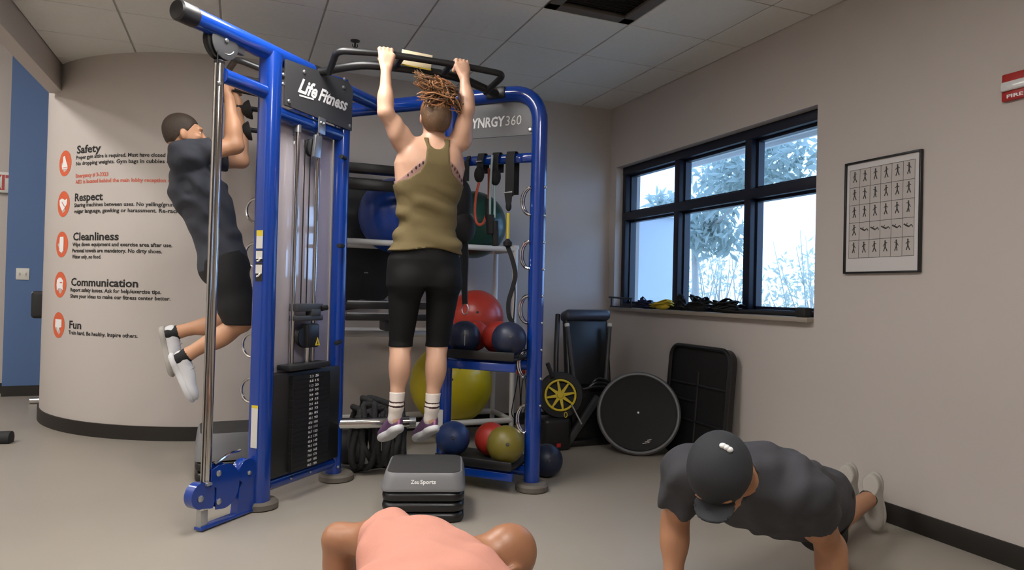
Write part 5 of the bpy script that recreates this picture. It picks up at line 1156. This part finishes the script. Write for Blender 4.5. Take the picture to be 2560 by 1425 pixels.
for k in range(150):
    az = r6.uniform(-2.3, 2.3); sd_ = nrm((math.sin(az)*.95, -math.cos(az)*.9+.1, r6.uniform(-.75, .35))); tt_ = np.linspace(0, 1, 9); wv = r6.uniform(-.05, .05)
    p = [ec_+er_*nrm(sd_*(1-t)+rd_*t+A3((wv, 0, 0))*math.sin(3.14*t))*(1.0+.012*math.sin(3.14*t)) for t in tt_]; pt[k % 2].tube(p, [.0018+.0016*math.sin(3.14*t) for t in tt_], 5)
pt[0].build('ponytail', M['hair_l'], hr, 60); pt[1].build('ponytail_under', M['hair_b'], hr, 60)


# ------------------------------------------------------------------ man pulling himself up beside the chrome column
mn = thing('person', 'man in a slate tee and black shorts doing a pull-up behind the chrome column', 'person', (-0.142,4.45,0.504))
GB = far_side(BAR_L); GF = far_side(BAR_R); gv = nrm(A3(GF)-A3(GB))
wr1, el1, sh1 = A3((-0.07,4.37,2.282)), A3((-0.031,4.33,1.997)), A3((-0.296,4.3,1.899))
wr2, el2, sh2 = A3((-0.028,4.8,2.378)), A3((0.005,4.78,1.988)), A3((-0.253,4.68,1.946))
hb1, hb2 = A3((-0.075,4.4,2.371)), A3((-0.03,4.81,2.464))
hd = A3((-0.311,4.47,2.057)); nk = A3((-0.295,4.48,1.931)); pel = A3((-0.062,4.48,1.295))
hip1, hip2 = A3((-0.067,4.39,1.277)), A3((-0.054,4.57,1.29)); kn1, kn2 = A3((0.033,4.37,0.95)), A3((0.005,4.58,0.974)); an1, an2 = A3((-0.254,4.4,0.759)), A3((-0.322,4.6,0.878))
U_ = nrm(nk-pel); R_ = nrm((.06, -1, 0)); F_ = nrm(np.cross(U_, R_)); F_ = F_ if F_[0] > 0 else -F_
Lt = float(np.linalg.norm(nk-pel))
tors = [loft(pel, U_, R_, F_, [(-.05, 0, 0, .155, .115), (0, 0, -.01, .165, .125), (.10, 0, 0, .158, .12), (.22, 0, .005, .160, .118), (.36, 0, .0, .185, .128), (.46, 0, -.01, .20, .13), (.54, 0, -.02, .19, .115), (.60, 0, -.02, .13, .09), (Lt+.01, 0, -.01, .06, .06)], .03),
        el(pel+U_*.47-F_*.05, (.16, .09, .12), (R_, F_, U_), .04), el(pel-F_*.06+U_*.0, (.15, .09, .10), (R_, F_, U_), .03), el(pel+U_*.42+F_*.07, (.15, .06, .085), (R_, F_, U_), .04)]
ar = []
for sh, e_, w_ in ((sh1, el1, wr1), (sh2, el2, wr2)):
    ar += [el(sh, (.07, .068, .07), None, .03), rc(sh, e_, .062, .047, .03), el(sh+(e_-sh)*.45+A3((0, 0, .01)), (.075, .05, .056), (nrm(e_-sh), (0, 1, 0), np.cross(nrm(e_-sh), (0, 1, 0))), .03), rc(e_, w_, .046, .030, .025), el(e_+(w_-e_)*.3, (.046, .05, .085), None, .03), rc(sh, pel+U_*.44, .07, .08, .04), rc(sh, nk, .05, .05, .03)]
hn = grip_hand(hb1, gv*-1, (1, 0, 0), UPZ, wr1, 1.08)+grip_hand(hb2, gv*1, (1, 0, 0), UPZ, wr2, 1.08)
lgp = []
for h_, k_, a_ in ((hip1, kn1, an1), (hip2, kn2, an2)):
    dv = nrm(a_-k_); fd = nrm(A3((.06, .03, -1))); fd = nrm(fd-dv*(fd@dv)*.7); lgp += [rc(h_, k_, .098, .060, .03), rc(k_, a_, .056, .038, .02), el(k_+dv*.13+A3((0, 0, -.018)), (.11, .056, .056), (dv, (0, 1, 0), np.cross(dv, (0, 1, 0))), .03), rc(a_, a_+dv*.045, .037, .034, .02), rc(a_+dv*.045, a_+dv*.058+fd*.10, .03, .024, .015)]
hpm, gm = head_prims(hd, (-.12, .0, 1), (1, .12, .10), 1.03); nkp = [rc(hd+A3((-.02, 0, -.04)), nk+A3((.0, 0, -.03)), .062, .07, .03)]
allp = tors+ar+hn+lgp+hpm+nkp; lo, hi = bounds(allp)
field_obj('body', field(allp), lo, hi, .0072, M['skin_b'], mn); eyes(mn, gm, 1.03)
# tee: torso and sleeves
wk2 = crease([((.5, 0, 1), 52), ((-.6, .2, .8), 44), ((.9, 0, .3), 60)], .020, 9)
tw = tors+ar; lo, hi = bounds(tw)
hem_ = lambda P: -.02+.015*np.sin((P@R_)*14)-(P-pel)@U_
field_obj('tee', tee_field(tors+[ar[6], ar[13], ar[5], ar[12]], [(ar[0:3], sh1, el1, .165), (ar[7:10], sh2, el2, .165)], .015, hem_, (nk, hd, .068), wk2), lo, hi, .0075, M['slate'], mn)
sp_ = tors[:1]+tors[2:3]+[rc(hip1, kn1, .108, .088, .03), rc(hip2, kn2, .108, .088, .03)]; lo, hi = bounds(sp_)
kz = min(kn1[2], kn2[2])
field_obj('shorts', field(sp_, .012, lambda P: np.maximum((P-pel)@U_-.06, kz-.015-P[:, 2]), crease([((.3, .2, 1), 40), ((1, 0, .3), 45)], .008, 4)), lo, hi, .0075, M['shorts'], mn)
hcp = [el(hd+A3((-.022, 0, .038)), A3((.098, .083, .088))*1.03, None, .02)]; lo, hi = bounds(hcp, .03)
field_obj('hair', field(hcp+[el(hd+A3((-.05, 0, .0)), (.062, .077, .085), None, .03)], 0, lambda P: np.maximum((P[:, 0]-hd[0]-.062)-.25*(P[:, 2]-hd[2]), (hd[2]-.055)-P[:, 2]+np.clip((P[:, 0]-hd[0]+.02)*1.6, 0, .12))), lo-.02, hi+.02, .006, M['hair_d'], mn)
for a_, k_, m_ in ((an1, kn1, 'shoewhite'), (an2, kn2, 'shoewhite')):
    dv = nrm(a_-k_); ank = [rc(a_+dv*.0, a_+dv*.045, .041, .042, .02)]; lo, hi = bounds(ank, .02)
    field_obj('sock', field(ank, .002, lambda P: -((P-a_)@dv)-.005), lo, hi, .006, M['webbing'], mn)
    fd = nrm(A3((.06, .03, -1))-dv*.0); fd = nrm(fd-dv*(fd@dv)*.7); hl = a_+dv*.095-fd*.055; shoe(mn, hl, hl+fd*.30, -dv, M[m_], M['shoegrey'] if a_ is an2 else M['shoewhite'], M['shoegrey'], name='shoe')


# ------------------------------------------------------------------ man in a dark cap doing a push-up on the right
pm = thing('person', 'man in a dark cap and charcoal tee doing a push-up by the right wall', 'person', (1.9547,1.9192,0.0595))
shR_, elR_, haR_ = A3((1.5024,1.9886,0.5442)), A3((1.5204,2.0917,0.349)), A3((1.4702,2.0297,0.0409))
shL_, elL_, haL_ = A3((1.7336,1.7006,0.5343)), A3((1.9382,1.7716,0.3104)), A3((1.9111,1.7209,0.0694))
for q in (haR_, haL_): q[2] = .0
nk = A3((1.5707,1.8094,0.5739)); pel = A3((2.1525,2.0942,0.3546)); hd = A3((1.392,1.687,0.6245))
hipL_, hipR_ = A3((2.1388,2.0353,0.3258)), A3((2.1904,2.1653,0.3419)); knL_, knR_ = A3((2.3806,2.2199,0.1655)), A3((2.4955,2.3888,0.1889)); anL_, anR_ = A3((2.9467,2.4648,0.1849)), A3((2.9823,2.645,0.159))
U_ = nrm(nk-pel); R_ = nrm(shR_-shL_); F_ = nrm(np.cross(U_, R_)); F_ = F_ if F_[2] < 0 else -F_; Lt = float(np.linalg.norm(nk-pel))
tors = [loft(pel, U_, R_, F_, [(-.08, 0, 0, .14, .11), (0, 0, 0, .165, .125), (.12, 0, .01, .168, .135), (.26, 0, .015, .178, .14), (Lt-.16, 0, .01, .20, .135), (Lt-.08, 0, 0, .19, .115), (Lt-.02, 0, 0, .12, .085), (Lt+.04, 0, 0, .06, .06)], .03), el(pel-F_*.05-U_*.03, (.15, .10, .09), (R_, U_, F_), .03)]
ar = []
for sh, e_, h_ in ((shR_, elR_, haR_), (shL_, elL_, haL_)):
    w_ = h_+(e_-h_)*.2+A3((0, 0, .03)); ar += [el(sh, (.072, .072, .07), None, .03), rc(sh, e_, .062, .046, .03), el(sh+(e_-sh)*.5, (.056, .056, .075), None, .03), rc(e_, w_, .047, .031, .025), el(e_+(w_-e_)*.28, (.05, .05, .075), None, .03), rc(sh, pel+U_*(Lt-.18), .07, .09, .05), rc(sh, nk, .05, .055, .03)]
fwd = nrm((U_[0], U_[1], 0)); rtp = np.cross(fwd, UPZ)
hn = flat_hand(haR_, fwd, -rtp, haR_+(elR_-haR_)*.2+A3((0, 0, .03)))+flat_hand(haL_, fwd, rtp, haL_+(elL_-haL_)*.2+A3((0, 0, .03)))
lgp = []; feet = []
for h_, k_, a_ in ((hipL_, knL_, anL_), (hipR_, knR_, anR_)):
    dv = nrm(a_-k_); lgp += [rc(h_, k_, .098, .060, .03), rc(k_, a_, .056, .038, .02), el(k_+dv*.13, (.055, .055, .10), (np.cross(dv, UPZ), np.cross(dv, np.cross(dv, UPZ)), dv), .03), rc(a_, A3((a_[0]+.045, a_[1]+.012, .12)), .036, .026, .015)]
HF = nrm(F_-U_*.55+A3((.1, .15, 0))); HU = nrm(nrm(hd-nk)+A3((0, 0, .30))-HF*.25); hpm, gm = head_prims(hd, HU, HF, 1.04); nkp = [rc(hd+(nk-hd)*.3, nk, .062, .068, .03)]
allp = tors+ar+hn+lgp+hpm+nkp; lo, hi = bounds(allp); lo[2] = max(lo[2], -.02)
field_obj('body', field(allp), lo, hi, .0072, M['skin_c'], pm); eyes(pm, gm, 1.04)
tw = tors+ar; lo, hi = bounds(tw)
field_obj('tee', tee_field(tors+[ar[5], ar[6], ar[12], ar[13]], [(ar[0:3], shR_, elR_, .15), (ar[7:10], shL_, elL_, .15)], .015, lambda P: -.05-(P-pel)@U_, (nk, hd, .068), crease([(tuple(R_*.8+U_*.5), 46), (tuple(R_-U_*.3), 38), ((.2, .6, .6), 50)], .020, 12)), lo, hi, .0075, M['charcoal'], pm)
sp_ = tors+[rc(hipL_, knL_, .104, .084, .03), rc(hipR_, knR_, .104, .084, .03)]; lo, hi = bounds(sp_)
kd = nrm(knL_-hipL_); kl = (knL_-hipL_)@kd
field_obj('shorts', field(sp_, .012, lambda P: np.maximum((P-pel)@U_-.03, (P-hipL_)@kd-kl-.02), crease([((.6, .3, .7), 40), ((.2, 1, .3), 45)], .008, 14)), lo, hi, .0075, M['shorts'], pm)
# cap worn low, peak down
hu = HU; hf = HF; hf = nrm(hf-hu*(hf@hu)); hr_ = np.cross(hf, hu)
cp_ = [el(hd+hu*.030-hf*.008, (.096, .114, .108), (hr_, hf, hu), .02)]; lo, hi = bounds(cp_, .03)
M['cap'] = mat('dark_cap_cloth', srgb(44, 46, 50), .85, var=.1, bump=.2, bscale=380)
cpo = field_obj('cap', field(cp_, 0, lambda P: -((P-hd)@hu-.006)), lo, hi, .006, M['cap'], pm)
bp_ = [el(hd+hu*.016+hf*.10, (.070, .06, .02), (hr_, hf, hu), .02)]; lo, hi = bounds(bp_, .03)
field_obj('cap_peak', field(bp_, 0, lambda P: np.maximum(np.abs((P-hd)@hu-.016+.8*((P-hd)@hr_)**2*4)-.005, -((P-hd)@hf-.075))), lo, hi, .005, M['cap'], cpo)
vw = nrm(A3((0, 0, 1.165))-hd); lgm = MB()
for dxy in ((-.012, .006), (.0, .0), (.012, -.007)):
    iu = nrm(UPZ-vw*vw[2]); ir = np.cross(iu, vw); dr = nrm(vw*.78+iu*(.52+dxy[1]*6)+ir*(.16+dxy[0]*7)); base = hd+hu*.030-hf*.008; k_ = 1/np.sqrt(((dr@hr_)/.096)**2+((dr@hf)/.114)**2+((dr@hu)/.108)**2); lgm.ball(base+dr*(k_+.001), (.011, .011, .009), 10, 6)
lgm.build('cap_logo', M['whiteink'], cpo)
for a_ in (anL_, anR_):
    fd = nrm(A3((.02, -.03, -1))); toe = A3((a_[0]+.075, a_[1]+.015, .03)); dvv = nrm(A3((1, .45, .0))); shoe(pm, toe-fd*.27, toe, -dvv, M['shoegrey'], M['shoegrey'], M['shoewhite'], name='shoe')
    ank = [rc(a_+A3((-.005, 0, .0)), a_+A3((.035, .012, -.01)), .041, .042, .02)]; lo, hi = bounds(ank, .02); field_obj('sock', field(ank, .002), lo, hi, .006, M['shorts'], pm)

# ------------------------------------------------------------------ bald man in a salmon tee close to the lens, low in a push-up
om = thing('person', 'bald man in a salmon tee low in a push-up at the bottom edge', 'person', (0.4534,1.8806,0.0735))
shF, elF, wrF = A3((0.4399,2.0328,0.4107)), A3((0.3127,2.1495,0.3898)), A3((0.3409,2.173,0.1883)); haF = wrF.copy(); haF[2] = 0
shN, elN = A3((0.5694,1.657,0.3748)), A3((0.5115,1.5303,0.3059)); wrN = elN.copy()+A3((.05, .0, -.26)); haN = wrN.copy(); haN[2] = 0
nk = A3((0.6129,1.8117,0.4006)); hd = A3((0.7246,1.8204,0.3968)); pel = A3((0.2894,1.513,0.2616))
pel[2] = .32
U_ = nrm(nk-pel); R_ = nrm(shN-shF); F_ = nrm(np.cross(U_, R_)); F_ = F_ if F_[2] < 0 else -F_; Lt = float(np.linalg.norm(nk-pel))
tors = [loft(pel, U_, R_, F_, [(-.08, 0, 0, .15, .11), (0, 0, 0, .17, .125), (.15, 0, .01, .175, .135), (Lt-.24, 0, .01, .19, .135), (Lt-.13, 0, 0, .205, .12), (Lt-.05, 0, 0, .17, .095), (Lt+.01, 0, 0, .075, .07)], .03), el(shF*.6+pel*.1+nk*.3-F_*.05, (.09, .09, .05), (R_, U_, F_), .05)]
lgp = []
lat = nrm(np.cross(U_, UPZ)); back = nrm((-U_[0], -U_[1], 0)); ankp = []
for s in (-1, 1):
    h_ = pel+lat*s*.085; k_ = h_+back*.40+A3((0, 0, -.09)); a_ = k_+back*.40+A3((0, 0, -.12)); lgp += [rc(h_, k_, .095, .06, .03), rc(k_, a_, .056, .038, .02), el(k_+back*.13, (.055, .055, .10), (lat, UPZ, back), .03), rc(a_, A3((a_[0], a_[1], .05)), .036, .03, .02)]; ankp.append((a_, h_, k_))
ar = []
for sh, e_, w_ in ((shF, elF, wrF), (shN, elN, wrN)):
    ar += [el(sh, (.07, .07, .065), None, .03), rc(sh, e_, .06, .046, .03), rc(e_, A3((w_[0], w_[1], .07)), .046, .031, .025), el(e_+(A3((w_[0], w_[1], .07))-e_)*.25, (.048, .048, .07), None, .03), rc(sh, pel+U_*(Lt-.18), .07, .085, .05), rc(sh, nk, .05, .055, .03)]
fwd = nrm((U_[0], U_[1], 0)); rtp = np.cross(fwd, UPZ)
hn = flat_hand(haF+fwd*.04, fwd, rtp, A3((wrF[0], wrF[1], .06)))+flat_hand(haN+fwd*.04, fwd, -rtp, A3((wrN[0], wrN[1], .06)))
hu = nrm(nrm(hd-nk)+A3((.0, .1, .15))); hf = nrm(A3((.45, .25, -.8))); hf = nrm(hf-hu*(hf@hu)); hpm, gm = head_prims(hd, hu, hf, .98); nkp = [rc(hd-hu*.03, nk, .062, .07, .03), el(hd-hu*.055-hf*.055, (.05, .03, .02), (np.cross(hf, hu), hu, hf), .02)]
allp = tors+ar+hn+lgp+hpm+nkp; lo, hi = bounds(allp); lo[2] = max(lo[2], -.02)
field_obj('body', field(allp), lo, hi, .0078, M['skin_d'], om); eyes(om, gm, 1.04)
tw = tors+ar; lo, hi = bounds(tw)
field_obj('tee', tee_field(tors+[ar[4], ar[5], ar[10], ar[11]], [(ar[0:2], shF, elF, .045), (ar[6:8], shN, elN, .10)], .014, lambda P: -.06-(P-pel)@U_, (nk, hd, .068), crease([(tuple(R_*.7+U_*.6), 34), (tuple(R_-U_*.4), 42), ((.6, .5, .2), 50)], .016, 22)), lo, hi, .0075, M['salmon'], om)
kk0 = nrm(ankp[0][2]-ankp[0][1]); sp_ = tors[:1]+[rc(h_, k_, .11, .09, .03) for (_, h_, k_) in ankp]; lo, hi = bounds(sp_)
field_obj('shorts', field(sp_, .012, lambda P: np.maximum((P-pel)@U_-.03, (P-ankp[0][1])@kk0-.36)), lo, hi, .009, M['shorts'], om)
for (a_, h_, k_) in ankp:
    toe = A3((a_[0], a_[1], .012))+back*-.02; shoe(om, toe+nrm(back*.35+UPZ)*.275, toe, -back, M['shoegrey'], M['shoewhite'], M['shoewhite'], name='shoe')
